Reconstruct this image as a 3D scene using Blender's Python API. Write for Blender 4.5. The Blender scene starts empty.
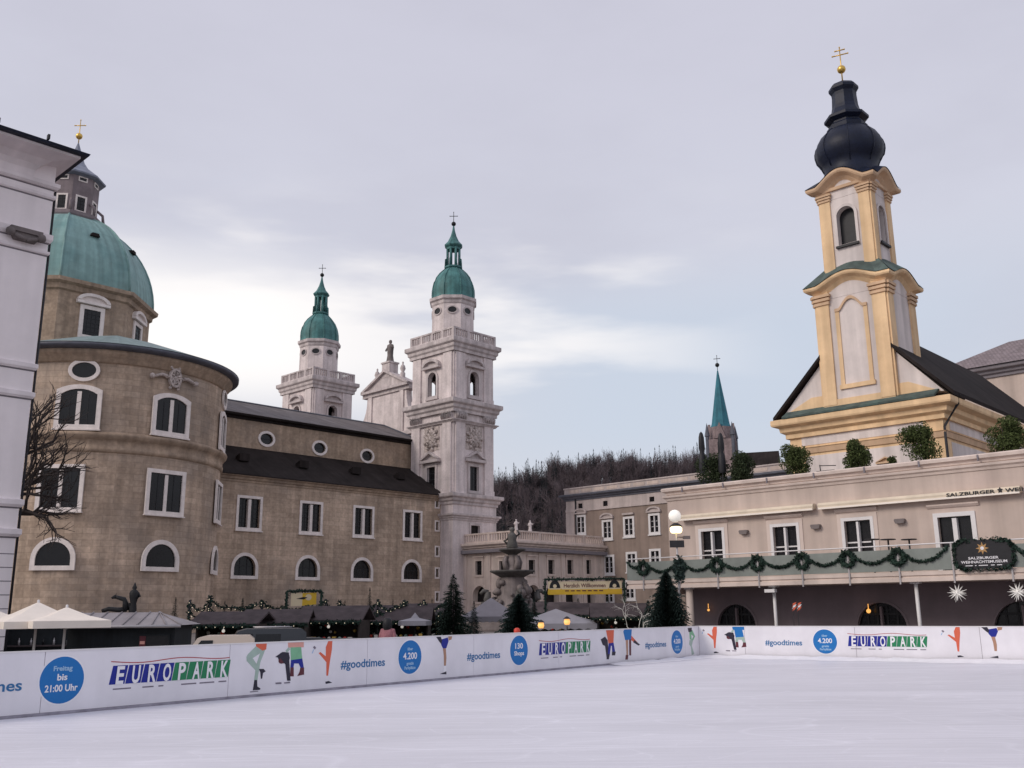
import bpy, math, random
from mathutils import Vector, geometry
R_ = math.radians; PI = math.pi
sc = bpy.context.scene
col = sc.collection
random.seed(7)

# ---------------------------------------------------------------- camera model, also used to survey the place from the photograph
FOC = 955.0; PITCH = math.atan(226/955.0); ROLL = R_(0.5); EYE = 1.8; GROUND = -0.75
FW = Vector((0, math.cos(PITCH), math.sin(PITCH))); U0 = Vector((0, -math.sin(PITCH), math.cos(PITCH)))
RT = Vector((1, 0, 0))*math.cos(ROLL) - U0*math.sin(ROLL); UP = Vector((1, 0, 0))*math.sin(ROLL) + U0*math.cos(ROLL)
def ray(px, py): return RT*((px-512)/FOC) + UP*((384-py)/FOC) + FW
def at(px, py, Y):
    d = ray(px, py); t = Y/d.y
    return Vector((d.x*t, Y, EYE+d.z*t))
def gx(px, Y, py=600): return at(px, py, Y).x
class Face:
    """a vertical plane: origin on the ground plan, heading of its left-to-right axis"""
    def __init__(s, o, rot): s.o = Vector((o[0], o[1])); s.rot = rot; s.u = Vector((math.cos(rot), math.sin(rot))); s.n = Vector((s.u.y, -s.u.x))
    def sz(s, px, py, d=0.0):
        r = ray(px, py); o = s.o + s.n*d
        t = o.dot(s.n)/(r.x*s.n.x+r.y*s.n.y)
        p = Vector((r.x*t, r.y*t)) - o
        return p.dot(s.u), EYE+r.z*t
    def s(s, px, py=600, d=0.0): return s.sz(px, py, d)[0]
PHI = R_(43.6)
ROT_NAVE = PI/2-PHI      # faces that run away to the right
ROT_SQ = -PHI            # faces that run away to the left

# ---------------------------------------------------------------- mesh builder
class MB:
    def __init__(s): s.v = []; s.f = []; s.m = []; s.sm = []; s.uv = {}
    def face(s, pts, m=0, sm=False):
        b = len(s.v); s.v.extend([tuple(p) for p in pts]); s.f.append(tuple(range(b, b+len(pts)))); s.m.append(m); s.sm.append(sm)
    def box(s, x0, x1, y0, y1, z0, z1, m=0, fn=None):
        b = len(s.v)
        P = [(x0,y0,z0),(x1,y0,z0),(x1,y1,z0),(x0,y1,z0),(x0,y0,z1),(x1,y0,z1),(x1,y1,z1),(x0,y1,z1)]
        if fn: P = [fn(*p) for p in P]
        s.v.extend([tuple(p) for p in P])
        for q in ((0,3,2,1),(4,5,6,7),(0,1,5,4),(1,2,6,5),(2,3,7,6),(3,0,4,7)):
            s.f.append(tuple(b+i for i in q)); s.m.append(m); s.sm.append(False)
    def prism(s, poly, fn, d0, d1, m=0, caps=True):
        """poly of (s,z) counter-clockwise seen from outside; fn(s,z,d); d grows outward"""
        n = len(poly)
        if caps:
            tri = geometry.tessellate_polygon([[Vector((p[0], p[1], 0)) for p in poly]])
            for d, flip in ((d1, False), (d0, True)):
                b = len(s.v); s.v.extend([tuple(fn(p[0], p[1], d)) for p in poly])
                for t in tri:
                    a = (poly[t[1]][0]-poly[t[0]][0])*(poly[t[2]][1]-poly[t[0]][1])-(poly[t[1]][1]-poly[t[0]][1])*(poly[t[2]][0]-poly[t[0]][0])
                    q = t if (a > 0) != flip else (t[0], t[2], t[1])
                    s.f.append(tuple(b+i for i in q)); s.m.append(m); s.sm.append(False)
        for i in range(n):
            p, q = poly[i], poly[(i+1) % n]
            s.face([fn(p[0],p[1],d1), fn(p[0],p[1],d0), fn(q[0],q[1],d0), fn(q[0],q[1],d1)], m)
    def ring(s, outer, inner, fn, d0, d1, m=0):
        n = len(outer)
        for i in range(n):
            j = (i+1) % n
            s.face([fn(*outer[i], d1), fn(*outer[j], d1), fn(*inner[j], d1), fn(*inner[i], d1)], m)
            s.face([fn(*outer[i], d0), fn(*outer[j], d0), fn(*outer[j], d1), fn(*outer[i], d1)], m)
            s.face([fn(*inner[j], d0), fn(*inner[i], d0), fn(*inner[i], d1), fn(*inner[j], d1)], m)
    def wall(s, outer, holes, fn, depth, m=0, mr=None):
        """a wall face with openings; reveals go inward by depth"""
        polys = [[Vector((p[0], p[1], 0)) for p in outer]] + [[Vector((p[0], p[1], 0)) for p in h] for h in holes]
        flat = [p for q in polys for p in q]
        tri = geometry.tessellate_polygon(polys)
        b = len(s.v); s.v.extend([tuple(fn(p.x, p.y, 0)) for p in flat])
        for t in tri:
            A, B, C = (flat[i] for i in t)
            a = (B.x-A.x)*(C.y-A.y)-(B.y-A.y)*(C.x-A.x)
            if abs(a) < 1e-9: continue
            q = t if a > 0 else (t[0], t[2], t[1])
            s.f.append(tuple(b+i for i in q)); s.m.append(m); s.sm.append(False)
        for h in holes:
            n = len(h)
            for i in range(n):
                p, q = h[i], h[(i+1) % n]
                s.face([fn(p[0],p[1],-depth), fn(q[0],q[1],-depth), fn(q[0],q[1],0), fn(p[0],p[1],0)], mr if mr is not None else m)
    def lathe(s, prof, n=24, c=(0,0,0), m=0, a0=0.0, a1=2*PI, sm=True, sx=1.0, sy=1.0):
        full = abs(a1-a0-2*PI) < 1e-6; k = n if full else n+1
        b = len(s.v)
        for r, z in prof:
            for i in range(k):
                a = a0+(a1-a0)*i/n
                s.v.append((c[0]+r*math.cos(a)*sx, c[1]+r*math.sin(a)*sy, c[2]+z))
        R0 = max(p[0] for p in prof)
        for j in range(len(prof)-1):
            for i in range(n):
                i2 = (i+1) % k if full else i+1
                q = (b+j*k+i, b+j*k+i2, b+(j+1)*k+i2, b+(j+1)*k+i)
                if prof[j][0] < 1e-6: q = (q[0], q[2], q[3])
                elif prof[j+1][0] < 1e-6: q = (q[0], q[1], q[2])
                u0 = (a0+(a1-a0)*i/n)*R0; u1 = (a0+(a1-a0)*(i+1)/n)*R0
                uvs = {b+j*k+i:(u0,prof[j][1]), b+j*k+i2:(u1,prof[j][1]), b+(j+1)*k+i2:(u1,prof[j+1][1]), b+(j+1)*k+i:(u0,prof[j+1][1])}
                s.uv[len(s.f)] = [uvs[x] for x in q]
                s.f.append(q); s.m.append(m); s.sm.append(sm)
    def sweep(s, prof, path, closed=True, m=0):
        """profile (d outward, z) swept along a plan polyline; outward is to the right of the direction of travel"""
        n = len(path); P = [Vector(p) for p in path]; offs = []
        for i in range(n):
            if closed or 0 < i < n-1:
                a = (P[i]-P[i-1]).normalized(); b2 = (P[(i+1) % n]-P[i]).normalized()
            elif i == 0: a = b2 = (P[1]-P[0]).normalized()
            else: a = b2 = (P[i]-P[i-1]).normalized()
            na = Vector((a.y, -a.x)); nb = Vector((b2.y, -b2.x)); mt = na+nb
            mt = mt/max(0.2, mt.dot(na)) if mt.length > 1e-6 else na
            offs.append(mt)
        k = len(prof); b = len(s.v)
        for i in range(n):
            for d, z in prof:
                q = P[i]+offs[i]*d; s.v.append((q.x, q.y, z))
        for i in range(n if closed else n-1):
            j = (i+1) % n
            for t in range(k-1):
                s.f.append((b+i*k+t, b+j*k+t, b+j*k+t+1, b+i*k+t+1)); s.m.append(m); s.sm.append(False)
        if not closed:
            for i, fl in ((0, True), (n-1, False)):
                q = [b+i*k+t for t in range(k)]
                s.f.append(tuple(q if not fl else q[::-1])); s.m.append(m); s.sm.append(False)
    def tube(s, pts, r0, r1=None, n=6, m=0, sm=True, cap=True):
        r1 = r0 if r1 is None else r1
        P = [Vector(p) for p in pts]; b = len(s.v); k = len(P)
        for i, p in enumerate(P):
            t = (P[min(i+1, k-1)]-P[max(i-1, 0)]).normalized()
            ax = Vector((0,0,1)) if abs(t.z) < 0.9 else Vector((1,0,0))
            x = t.cross(ax).normalized(); y = x.cross(t)
            r = r0+(r1-r0)*i/max(1, k-1)
            for j in range(n):
                a = 2*PI*j/n; q = p+x*(r*math.cos(a))+y*(r*math.sin(a)); s.v.append(tuple(q))
        for i in range(k-1):
            for j in range(n):
                j2 = (j+1) % n
                s.f.append((b+i*n+j, b+(i+1)*n+j, b+(i+1)*n+j2, b+i*n+j2)); s.m.append(m); s.sm.append(sm)
        if cap:
            s.f.append(tuple(b+j for j in range(n))); s.m.append(m); s.sm.append(False)
            s.f.append(tuple(b+(k-1)*n+j for j in range(n))[::-1]); s.m.append(m); s.sm.append(False)
    def ball(s, c, r, m=0, n=12, sz=1.0):
        s.lathe([(max(0, r*math.cos(a)), r*sz*math.sin(a)) for a in [(-.5+i/8)*PI for i in range(9)]], n, c, m)
    def leaf(s, c, size, m=0, rnd=random):
        a = Vector((rnd.gauss(0,1), rnd.gauss(0,1), rnd.gauss(0,1))).normalized()
        b = a.orthogonal().normalized(); b.rotate(__import__('mathutils').Quaternion(a, rnd.random()*6.28))
        c = Vector(c); a2 = a*size; b2 = b*size*.5
        s.face([c-a2, c+b2, c+a2, c-b2], m)
    def mesh(s, name, mats):
        me = bpy.data.meshes.new(name)
        me.from_pydata(s.v, [], s.f)
        for x in mats: me.materials.append(x)
        me.polygons.foreach_set('material_index', s.m)
        me.polygons.foreach_set('use_smooth', s.sm)
        uv = me.uv_layers.new(name='UVMap'); data = []
        for p in me.polygons:
            if p.index in s.uv and len(s.uv[p.index]) == p.loop_total:
                for q in s.uv[p.index]: data.extend(q)
                continue
            nn = p.normal
            if abs(nn.z) > .8:
                for vi in p.vertices: c = me.vertices[vi].co; data.extend((c.x, c.y))
            else:
                t = Vector((-nn.y, nn.x)).normalized()
                for vi in p.vertices: c = me.vertices[vi].co; data.extend((c.x*t.x+c.y*t.y, c.z))
        uv.data.foreach_set('uv', data)
        me.update()
        return me

# ---------------------------------------------------------------- objects
def tag(o, label=None, cat=None, group=None, kind=None):
    if label: o['label'] = label
    if cat: o['category'] = cat
    if group: o['group'] = group
    if kind: o['kind'] = kind
    return o
def thing(name, label, cat, loc=(0,0,0), rotz=0.0, group=None):
    o = bpy.data.objects.new(name, None); col.objects.link(o)
    o.location = loc; o.rotation_euler = (0,0,rotz); o.empty_display_size = .5
    return tag(o, label, cat, group)
def part(name, mb, mats, parent=None, loc=(0,0,0), rot=0.0, label=None):
    me = mb if isinstance(mb, bpy.types.Mesh) else mb.mesh(name, mats if isinstance(mats, (list, tuple)) else [mats])
    o = bpy.data.objects.new(name, me); col.objects.link(o)
    o.location = loc; o.rotation_euler = (0,0,rot)
    if parent: o.parent = parent
    if label: o['label'] = label
    return o
def copy_tree(o, parent=None):
    c = o.copy(); col.objects.link(c)
    if parent: c.parent = parent
    for ch in o.children: copy_tree(ch, c)
    return c
def text_mesh(txt, size, width=None, align='CENTER', offset=0.0, shear=0.0, spacing=1.0):
    cu = bpy.data.curves.new('lettering', 'FONT'); cu.body = txt; cu.size = size; cu.align_x = align; cu.align_y = 'BOTTOM_BASELINE'
    cu.offset = offset; cu.shear = shear; cu.space_character = spacing; cu.resolution_u = 3
    cu.extrude = 0.002
    ob = bpy.data.objects.new('lettering', cu); col.objects.link(ob)
    dg = bpy.context.evaluated_depsgraph_get(); dg.update()
    me = bpy.data.meshes.new_from_object(ob.evaluated_get(dg))
    bpy.data.objects.remove(ob)
    xs = [v.co.x for v in me.vertices]
    if width and xs:
        k = width/max(1e-6, max(xs)-min(xs)); cx = (max(xs)+min(xs))/2
        for v in me.vertices: v.co.x = (v.co.x-cx)*k
    for v in me.vertices: v.co = (v.co.x, -v.co.z, v.co.y)      # stands upright, reads from -y
    me.materials.clear()
    return me
def lettering(txt, size, m, parent, loc, width=None, rot=0.0, **kw):
    me = text_mesh(txt, size, width, **kw); me.materials.append(m)
    return part('lettering', me, None, parent, loc, rot)

# ---------------------------------------------------------------- materials
def nd(nt, t, **kw):
    n = nt.nodes.new(t)
    for k, v in kw.items(): setattr(n, k, v)
    return n
def material(name, c, var=.12, scale=.6, rough=.8, fine=0.0, fscale=9., streak=0.0, stain=0.0, stainc=None, brick=None, bump=0.0, spec=.3, metal=0.0, emit=None, es=1.0):
    """c linear base colour; var blotches; streak vertical weather runs; brick=(w,h,mortar,darkening)"""
    m = bpy.data.materials.new(name); m.use_nodes = True; nt = m.node_tree; L = nt.links.new
    p = nt.nodes['Principled BSDF']; p.inputs['Roughness'].default_value = rough; p.inputs['Specular IOR Level'].default_value = spec; p.inputs['Metallic'].default_value = metal
    if emit: p.inputs['Emission Color'].default_value = (*emit, 1); p.inputs['Emission Strength'].default_value = es
    tc = nd(nt, 'ShaderNodeTexCoord')
    cur = None
    def mul(a, fac_out, lo, hi, fmin=.3, fmax=.7):
        mr = nd(nt, 'ShaderNodeMapRange'); mr.inputs[1].default_value = fmin; mr.inputs[2].default_value = fmax; mr.inputs[3].default_value = lo; mr.inputs[4].default_value = hi
        L(fac_out, mr.inputs[0])
        mx = nd(nt, 'ShaderNodeMix', data_type='RGBA', blend_type='MULTIPLY'); mx.inputs[0].default_value = 1
        if a is None: mx.inputs[6].default_value = (*c, 1)
        else: L(a, mx.inputs[6])
        L(mr.outputs[0], mx.inputs[7])
        return mx.outputs[2]
    if var:
        n = nd(nt, 'ShaderNodeTexNoise'); n.inputs['Scale'].default_value = scale; n.inputs['Detail'].default_value = 6; n.inputs['Roughness'].default_value = .62
        L(tc.outputs['Object'], n.inputs['Vector']); cur = mul(cur, n.outputs[0], 1-var, 1+var)
    if fine:
        n = nd(nt, 'ShaderNodeTexNoise'); n.inputs['Scale'].default_value = fscale; n.inputs['Detail'].default_value = 4
        L(tc.outputs['Object'], n.inputs['Vector']); cur = mul(cur, n.outputs[0], 1-fine, 1+fine)
    if streak:
        mp = nd(nt, 'ShaderNodeMapping'); mp.inputs['Scale'].default_value = (1.1, .06, 1)
        L(tc.outputs['UV'], mp.inputs[0])
        n = nd(nt, 'ShaderNodeTexNoise'); n.inputs['Scale'].default_value = 1.0; n.inputs['Detail'].default_value = 5
        L(mp.outputs[0], n.inputs['Vector']); cur = mul(cur, n.outputs[0], 1-streak, 1+streak*.4)
    if stain:
        n = nd(nt, 'ShaderNodeTexNoise'); n.inputs['Scale'].default_value = scale*.45; n.inputs['Detail'].default_value = 7; n.inputs['Roughness'].default_value = .7
        mp = nd(nt, 'ShaderNodeMapping'); mp.inputs['Location'].default_value = (31, 7, 3); L(tc.outputs['Object'], mp.inputs[0]); L(mp.outputs[0], n.inputs['Vector'])
        mr = nd(nt, 'ShaderNodeMapRange'); mr.inputs[1].default_value = .48; mr.inputs[2].default_value = .72; mr.inputs[3].default_value = 0; mr.inputs[4].default_value = stain
        L(n.outputs[0], mr.inputs[0])
        mx = nd(nt, 'ShaderNodeMix', data_type='RGBA'); L(mr.outputs[0], mx.inputs[0])
        if cur is None: mx.inputs[6].default_value = (*c, 1)
        else: L(cur, mx.inputs[6])
        mx.inputs[7].default_value = (*(stainc or tuple(x*.5 for x in c)), 1); cur = mx.outputs[2]
    hsrc = None
    if brick:
        b = nd(nt, 'ShaderNodeTexBrick'); b.inputs['Scale'].default_value = 1; b.inputs['Brick Width'].default_value = brick[0]; b.inputs['Row Height'].default_value = brick[1]
        b.inputs['Mortar Size'].default_value = brick[2]; b.inputs['Mortar Smooth'].default_value = .4; b.inputs['Bias'].default_value = 0
        lo = brick[3]
        b.inputs['Color1'].default_value = (1.0,1.0,1.0,1); b.inputs['Color2'].default_value = (1-lo*.8, 1-lo*.85, 1-lo*.9, 1); b.inputs['Mortar'].default_value = (1-lo*1.3,)*3+(1,)
        L(tc.outputs['UV'], b.inputs['Vector'])
        mx = nd(nt, 'ShaderNodeMix', data_type='RGBA', blend_type='MULTIPLY'); mx.inputs[0].default_value = 1
        if cur is None: mx.inputs[6].default_value = (*c, 1)
        else: L(cur, mx.inputs[6])
        L(b.outputs[0], mx.inputs[7]); cur = mx.outputs[2]
    if cur is None: p.inputs['Base Color'].default_value = (*c, 1)
    else: L(cur, p.inputs['Base Color'])
    if bump:
        n = nd(nt, 'ShaderNodeTexNoise'); n.inputs['Scale'].default_value = max(2, scale*5); n.inputs['Detail'].default_value = 5
        L(tc.outputs['Object'], n.inputs['Vector'])
        bp = nd(nt, 'ShaderNodeBump'); bp.inputs['Strength'].default_value = bump; bp.inputs['Distance'].default_value = .05
        L(n.outputs[0], bp.inputs['Height']); L(bp.outputs[0], p.inputs['Normal'])
    return m
def foliage(name, c, var=.35):
    m = material(name, c, var=var, scale=1.7, rough=.85, spec=.15)
    return m
M = {}
M['stone'] = material('conglomerate_stone', (.545,.415,.315), var=.30, scale=.16, fine=.14, fscale=2.6, streak=.28, stain=.9, stainc=(.31,.26,.225), brick=(2.1,.75,.03,.26), bump=.3)
M['stone2'] = material('darker_conglomerate', (.43,.32,.235), var=.25, scale=.35, fine=.16, fscale=2.2, streak=.25, stain=.55, stainc=(.20,.17,.15), brick=(1.5,.62,.012,.16), bump=.3)
M['trim'] = material('pale_window_stone', (.82,.74,.70), var=.12, scale=1.2, streak=.12)
M['marble'] = material('pale_tower_stone', (.76,.67,.655), var=.13, scale=.4, fine=.08, fscale=3, streak=.25, stain=.35, stainc=(.42,.36,.36), brick=(2.2,.9,.008,.07))
M['marble_trim'] = material('tower_trim_stone', (.60,.53,.52), var=.18, scale=.6, fine=.1, streak=.3, stain=.45, stainc=(.33,.29,.29))
M['relief'] = material('carved_relief_stone', (.5,.43,.40), var=.3, scale=1.5, fine=.3, fscale=4, bump=.8)
M['glass'] = material('dark_window_glass', (.010,.010,.012), var=.3, scale=.9, rough=.22, spec=.35)
M['bars'] = material('window_leading', (.025,.025,.028), var=0, rough=.6)
M['copper'] = material('green_copper', (.23,.375,.36), var=.16, scale=.5, streak=.3, stain=.45, stainc=(.08,.22,.23), rough=.6, brick=(30,30,.0,.0))
M['copper_dark'] = material('dark_green_copper', (.075,.205,.20), var=.3, scale=.8, streak=.4, stain=.5, stainc=(.03,.10,.11), rough=.55)
M['copper_grey'] = material('grey_copper_roof', (.21,.275,.275), var=.2, scale=.7, streak=.2, rough=.6)
M['lantern_stone'] = material('grey_lantern_stone', (.25,.205,.215), var=.2, scale=.6, streak=.2)
M['lead_pale'] = material('pale_lead', (.22,.24,.30), var=.25, scale=.8, rough=.5)
M['roof_dark'] = material('dark_sheet_roof', (.032,.026,.025), var=.3, scale=.4, streak=.2, rough=.85, spec=.1, brick=(.9,12,.03,.25))
M['roof_grey'] = material('grey_sheet_roof', (.20,.18,.18), var=.2, scale=.4, streak=.2, rough=.9, spec=.1, brick=(.9,12,.03,.2))
M['lead'] = material('lead_flashing', (.10,.105,.13), var=.25, scale=.8, rough=.5)
M['slate_blue'] = material('blue_grey_onion_shingles', (.006,.010,.027), var=.3, scale=1.2, fine=.2, fscale=7, rough=.5, spec=.3, bump=.2)
M['gold'] = material('gilding', (.72,.47,.12), var=.15, scale=3, rough=.35, metal=.8)
M['iron'] = material('dark_iron', (.03,.03,.035), var=.2, scale=4, rough=.6)
M['white_wall'] = material('white_render', (.90,.83,.835), var=.06, scale=.3, streak=.10, stain=.2, stainc=(.56,.52,.55))
M['white_trim'] = material('white_stucco_trim', (.84,.77,.78), var=.08, scale=.8, streak=.15)
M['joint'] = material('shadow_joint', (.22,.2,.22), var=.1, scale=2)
M['church_yellow'] = material('ochre_render', (.84,.60,.36), var=.12, scale=.5, streak=.30, stain=.5, stainc=(.55,.36,.2))
M['church_white'] = material('church_white_render', (.74,.665,.635), var=.10, scale=.5, streak=.30, stain=.5, stainc=(.52,.47,.46))
M['church_tan'] = material('tan_cornice_render', (.62,.43,.28), var=.15, scale=.6, streak=.2)
M['cafe'] = material('pink_beige_render', (.59,.485,.425), var=.10, scale=.5, streak=.24, stain=.4, stainc=(.48,.37,.34))
M['cafe_trim'] = material('cream_render_trim', (.68,.57,.51), var=.10, scale=.6, streak=.2)
M['awning'] = material('cream_awning_cover', (.72,.62,.49), var=.10, scale=1.2, streak=.12)
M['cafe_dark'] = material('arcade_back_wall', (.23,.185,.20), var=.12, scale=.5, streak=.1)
M['frosted'] = material('frosted_balcony_glass', (.24,.265,.245), var=.16, scale=.8, streak=.15, rough=.25, spec=.5)
M['steel'] = material('grey_metal', (.42,.40,.41), var=.1, scale=3, rough=.4, metal=.4)
M['white_paint'] = material('white_painted_wood', (.72,.70,.70), var=.05, scale=3, rough=.5)
M['resid'] = material('brown_residence_render', (.29,.225,.19), var=.14, scale=.4, streak=.2, stain=.35, stainc=(.25,.2,.16))
M['resid_trim'] = material('residence_pale_trim', (.52,.45,.43), var=.10, scale=.7, streak=.2)
M['fir'] = foliage('fir_needles', (.022,.036,.026))
M['fir2'] = foliage('blue_fir_needles', (.028,.045,.04))
M['shrub'] = foliage('potted_shrub_leaves', (.065,.085,.03), .4)
M['garland'] = foliage('garland_fir', (.025,.045,.035))
M['bark'] = material('dark_bark', (.045,.036,.034), var=.3, scale=3, rough=.9)
M['bark_far'] = material('grey_brown_twigs', (.12,.095,.102), var=.3, scale=.1, rough=.95)
M['fir_far'] = foliage('distant_fir', (.022,.030,.034))
M['black'] = material('black_paint', (.018,.018,.022), var=.2, scale=3, rough=.5)
M['board'] = material('white_rink_board', (.78,.76,.80), var=.05, scale=1.2, rough=.4, streak=.09, stain=.3, stainc=(.62,.60,.65))
M['kick'] = material('grey_board_foot', (.34,.32,.38), var=.35, scale=2.5, rough=.6)
M['p_blue'] = material('print_bright_blue', (.012,.16,.46), var=.04, rough=.45)
M['p_navy'] = material('print_navy', (.012,.022,.26), var=.04, rough=.45)
M['p_green'] = material('print_green', (.02,.21,.09), var=.04, rough=.45)
M['p_white'] = material('print_white', (.80,.79,.82), var=.0, rough=.45)
M['p_pale'] = material('print_pale_blue', (.30,.48,.68), var=.0, rough=.45)
M['p_red'] = material('print_red', (.62,.07,.045), var=.05, rough=.45)
M['p_orange'] = material('print_orange', (.66,.13,.07), var=.05, rough=.45)
M['p_line'] = material('print_thin_red', (.40,.06,.07), var=.05, rough=.45)
M['p_mint'] = material('print_grey_mint', (.36,.47,.41), var=.08, scale=6, rough=.45)
M['p_lgreen'] = material('print_light_green', (.20,.45,.27), var=.08, scale=6, rough=.45)
M['p_pink'] = material('print_salmon', (.66,.33,.28), var=.08, scale=6, rough=.45)
M['p_dark'] = material('print_dark', (.025,.022,.04), var=.1, rough=.45)
M['p_maroon'] = material('print_maroon', (.11,.025,.035), var=.1, rough=.45)
M['p_tan'] = material('print_skin', (.42,.24,.16), var=.1, rough=.45)
M['p_text'] = material('print_text_blue', (.03,.15,.34), var=.0, rough=.45)
M['p_grey'] = material('print_small_grey', (.18,.16,.2), var=.2, scale=9, rough=.45)
M['cream_cloth'] = material('cream_parasol_cloth', (.90,.82,.73), var=.06, scale=1.5, rough=.8)
M['tent'] = material('grey_tent_cloth', (.23,.215,.235), var=.12, scale=1.0, rough=.8)
M['tent_white'] = material('white_tent_cloth', (.36,.345,.37), var=.1, scale=1.0, rough=.8)
M['hut'] = material('dark_green_hut_boards', (.014,.018,.022), var=.3, scale=2, rough=.7, brick=(.14,9,.006,.3))
M['hut_roof'] = material('grey_seamed_roof', (.33,.30,.31), var=.2, scale=.8, rough=.55, streak=.15)
M['stall'] = material('dark_stall_boards', (.05,.04,.036), var=.3, scale=2, rough=.8)
M['stall_roof'] = material('stall_shingles', (.075,.058,.06), var=.35, scale=1.4, rough=.85)
M['fountain'] = material('weathered_fountain_stone', (.20,.17,.165), var=.35, scale=.6, streak=.3, stain=.6, stainc=(.12,.11,.11), bump=.3)
M['fountain_dark'] = material('mossy_dark_fountain_stone', (.105,.10,.095), var=.4, scale=1.2, streak=.3, bump=.3)
M['bronze'] = material('dark_bronze', (.014,.014,.016), var=.3, scale=2, rough=.55)
M['tile_roof'] = material('grey_red_roof_tiles', (.28,.23,.24), var=.2, scale=.8, rough=.8, brick=(.35,.42,.05,.35))
M['coat_rose'] = material('rose_wool', (.30,.13,.15), var=.25, scale=12)
M['globe'] = material('white_lamp_globe', (.82,.79,.74), var=0, rough=.3, emit=(1,.93,.84), es=.35)
M['lamp_lit'] = material('lit_lamp', (.9,.8,.6), var=0, emit=(1,.78,.42), es=2.2)
M['lamp_warm'] = material('lit_lantern', (.9,.6,.3), var=0, emit=(1,.45,.10), es=.9)
M['bulb'] = material('string_bulb', (.8,.7,.55), var=0, emit=(1,.85,.6), es=.5)
M['star'] = material('white_paper_star', (.82,.80,.78), var=0, rough=.6, emit=(1,.95,.9), es=.12)
M['yellow_sign'] = material('yellow_banner', (.72,.46,.05), var=.06, scale=2)
M['cream_sign'] = material('cream_banner', (.74,.62,.42), var=.05, scale=2)
M['ice'] = None
# ---------------------------------------------------------------- camera, sky, sun
from mathutils import Matrix
cam = bpy.data.objects.new('camera', bpy.data.cameras.new('camera')); col.objects.link(cam); sc.camera = cam
cam.data.sensor_width = 36; cam.data.lens = FOC/1024*36; cam.data.clip_end = 6000; cam.data.clip_start = .1
mw = Matrix((RT, UP, -FW)).transposed().to_4x4(); mw.translation = (0,0,EYE); cam.matrix_world = mw

SUN_EL, SUN_AZ = R_(32), R_(-62)     # azimuth from +Y towards +X
sun = bpy.data.objects.new('sun', bpy.data.lights.new('sun', 'SUN')); col.objects.link(sun)
sun.data.energy = 1.3; sun.data.angle = R_(22); sun.data.color = (1,.90,.80)
sd = Vector((math.sin(R_(-118))*math.cos(SUN_EL), math.cos(R_(-118))*math.cos(SUN_EL), math.sin(SUN_EL)))
sun.rotation_euler = sd.to_track_quat('Z', 'Y').to_euler()
w = bpy.data.worlds.new('World'); sc.world = w; w.use_nodes = True; nt = w.node_tree; L = nt.links.new
bg = nt.nodes['Background']; bg.inputs['Strength'].default_value = .1
sky = nd(nt, 'ShaderNodeTexSky', sky_type='NISHITA'); sky.sun_disc = False; sky.sun_elevation = SUN_EL; sky.sun_rotation = R_(-118)
tc = nd(nt, 'ShaderNodeTexCoord'); sep = nd(nt, 'ShaderNodeSeparateXYZ'); L(tc.outputs['Generated'], sep.inputs[0])
def ramp(src, stops):
    r = nd(nt, 'ShaderNodeValToRGB'); e = r.color_ramp.elements
    while len(e) > 1: e.remove(e[-1])
    e[0].position = stops[0][0]; e[0].color = (*stops[0][1], 1)
    for p, c in stops[1:]:
        x = e.new(p); x.color = (*c, 1)
    L(src, r.inputs[0]); return r.outputs[0]
def noise(scale, loc, detail=5, rough=.55, stretch=(1,1,3.2), dist=.0):
    mp = nd(nt, 'ShaderNodeMapping'); mp.inputs['Scale'].default_value = stretch; mp.inputs['Location'].default_value = loc
    L(tc.outputs['Generated'], mp.inputs[0])
    n = nd(nt, 'ShaderNodeTexNoise'); n.inputs['Scale'].default_value = scale; n.inputs['Detail'].default_value = detail; n.inputs['Roughness'].default_value = rough; n.inputs['Distortion'].default_value = dist
    L(mp.outputs[0], n.inputs['Vector']); return n.outputs[0]
def mixc(f, a, b, mode='MIX'):
    mx = nd(nt, 'ShaderNodeMix', data_type='RGBA', blend_type=mode)
    for i, s in ((0, f), (6, a), (7, b)):
        if isinstance(s, tuple): mx.inputs[i].default_value = (*s, 1)
        elif isinstance(s, float): mx.inputs[i].default_value = s
        else: L(s, mx.inputs[i])
    return mx.outputs[2]
def remap(src, a, b, lo=0., hi=1.):
    mr = nd(nt, 'ShaderNodeMapRange'); mr.interpolation_type = 'SMOOTHSTEP'
    for i, x in zip((1,2,3,4), (a,b,lo,hi)): mr.inputs[i].default_value = x
    L(src, mr.inputs[0]); return mr.outputs[0]
def mth(op, a, b):
    n = nd(nt, 'ShaderNodeMath', operation=op)
    for i, s in enumerate((a, b)):
        if isinstance(s, float): n.inputs[i].default_value = s
        else: L(s, n.inputs[i])
    return n.outputs[0]
z = sep.outputs[2]; x = sep.outputs[0]
SK = 10.0
cl = ramp(remap(z, 0., .6), [(0, (.56*SK,.575*SK,.63*SK)), (.4, (.55*SK,.565*SK,.635*SK)), (.7, (.555*SK,.56*SK,.64*SK)), (1, (.535*SK,.53*SK,.615*SK))])
n1 = noise(1.7, (3,1,2), 6, .55, (1,1,2.6))
cl = mixc(mth('MULTIPLY', remap(n1, .42, .68), .40), cl, (.45*SK,.445*SK,.52*SK))
n2 = noise(2.6, (8.5,4,1), 5, .5, (1,1,4.5))
low = mth('MULTIPLY', remap(z, .37, .27), remap(z, .10, .19))
blue = mth('MULTIPLY', mth('MULTIPLY', remap(x, -.15, .12), remap(x, .62, .3)), low)
cl = mixc(mth('MULTIPLY', blue, .62), cl, (.49*SK,.56*SK,.66*SK))
brt = mth('MULTIPLY', mth('MULTIPLY', remap(n2, .45, .62), remap(x, .30, .02)), mth('MULTIPLY', remap(z, .44, .33), remap(z, .16, .26)))
cl = mixc(mth('MULTIPLY', brt, .85), cl, (.86*SK,.83*SK,.82*SK))
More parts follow.
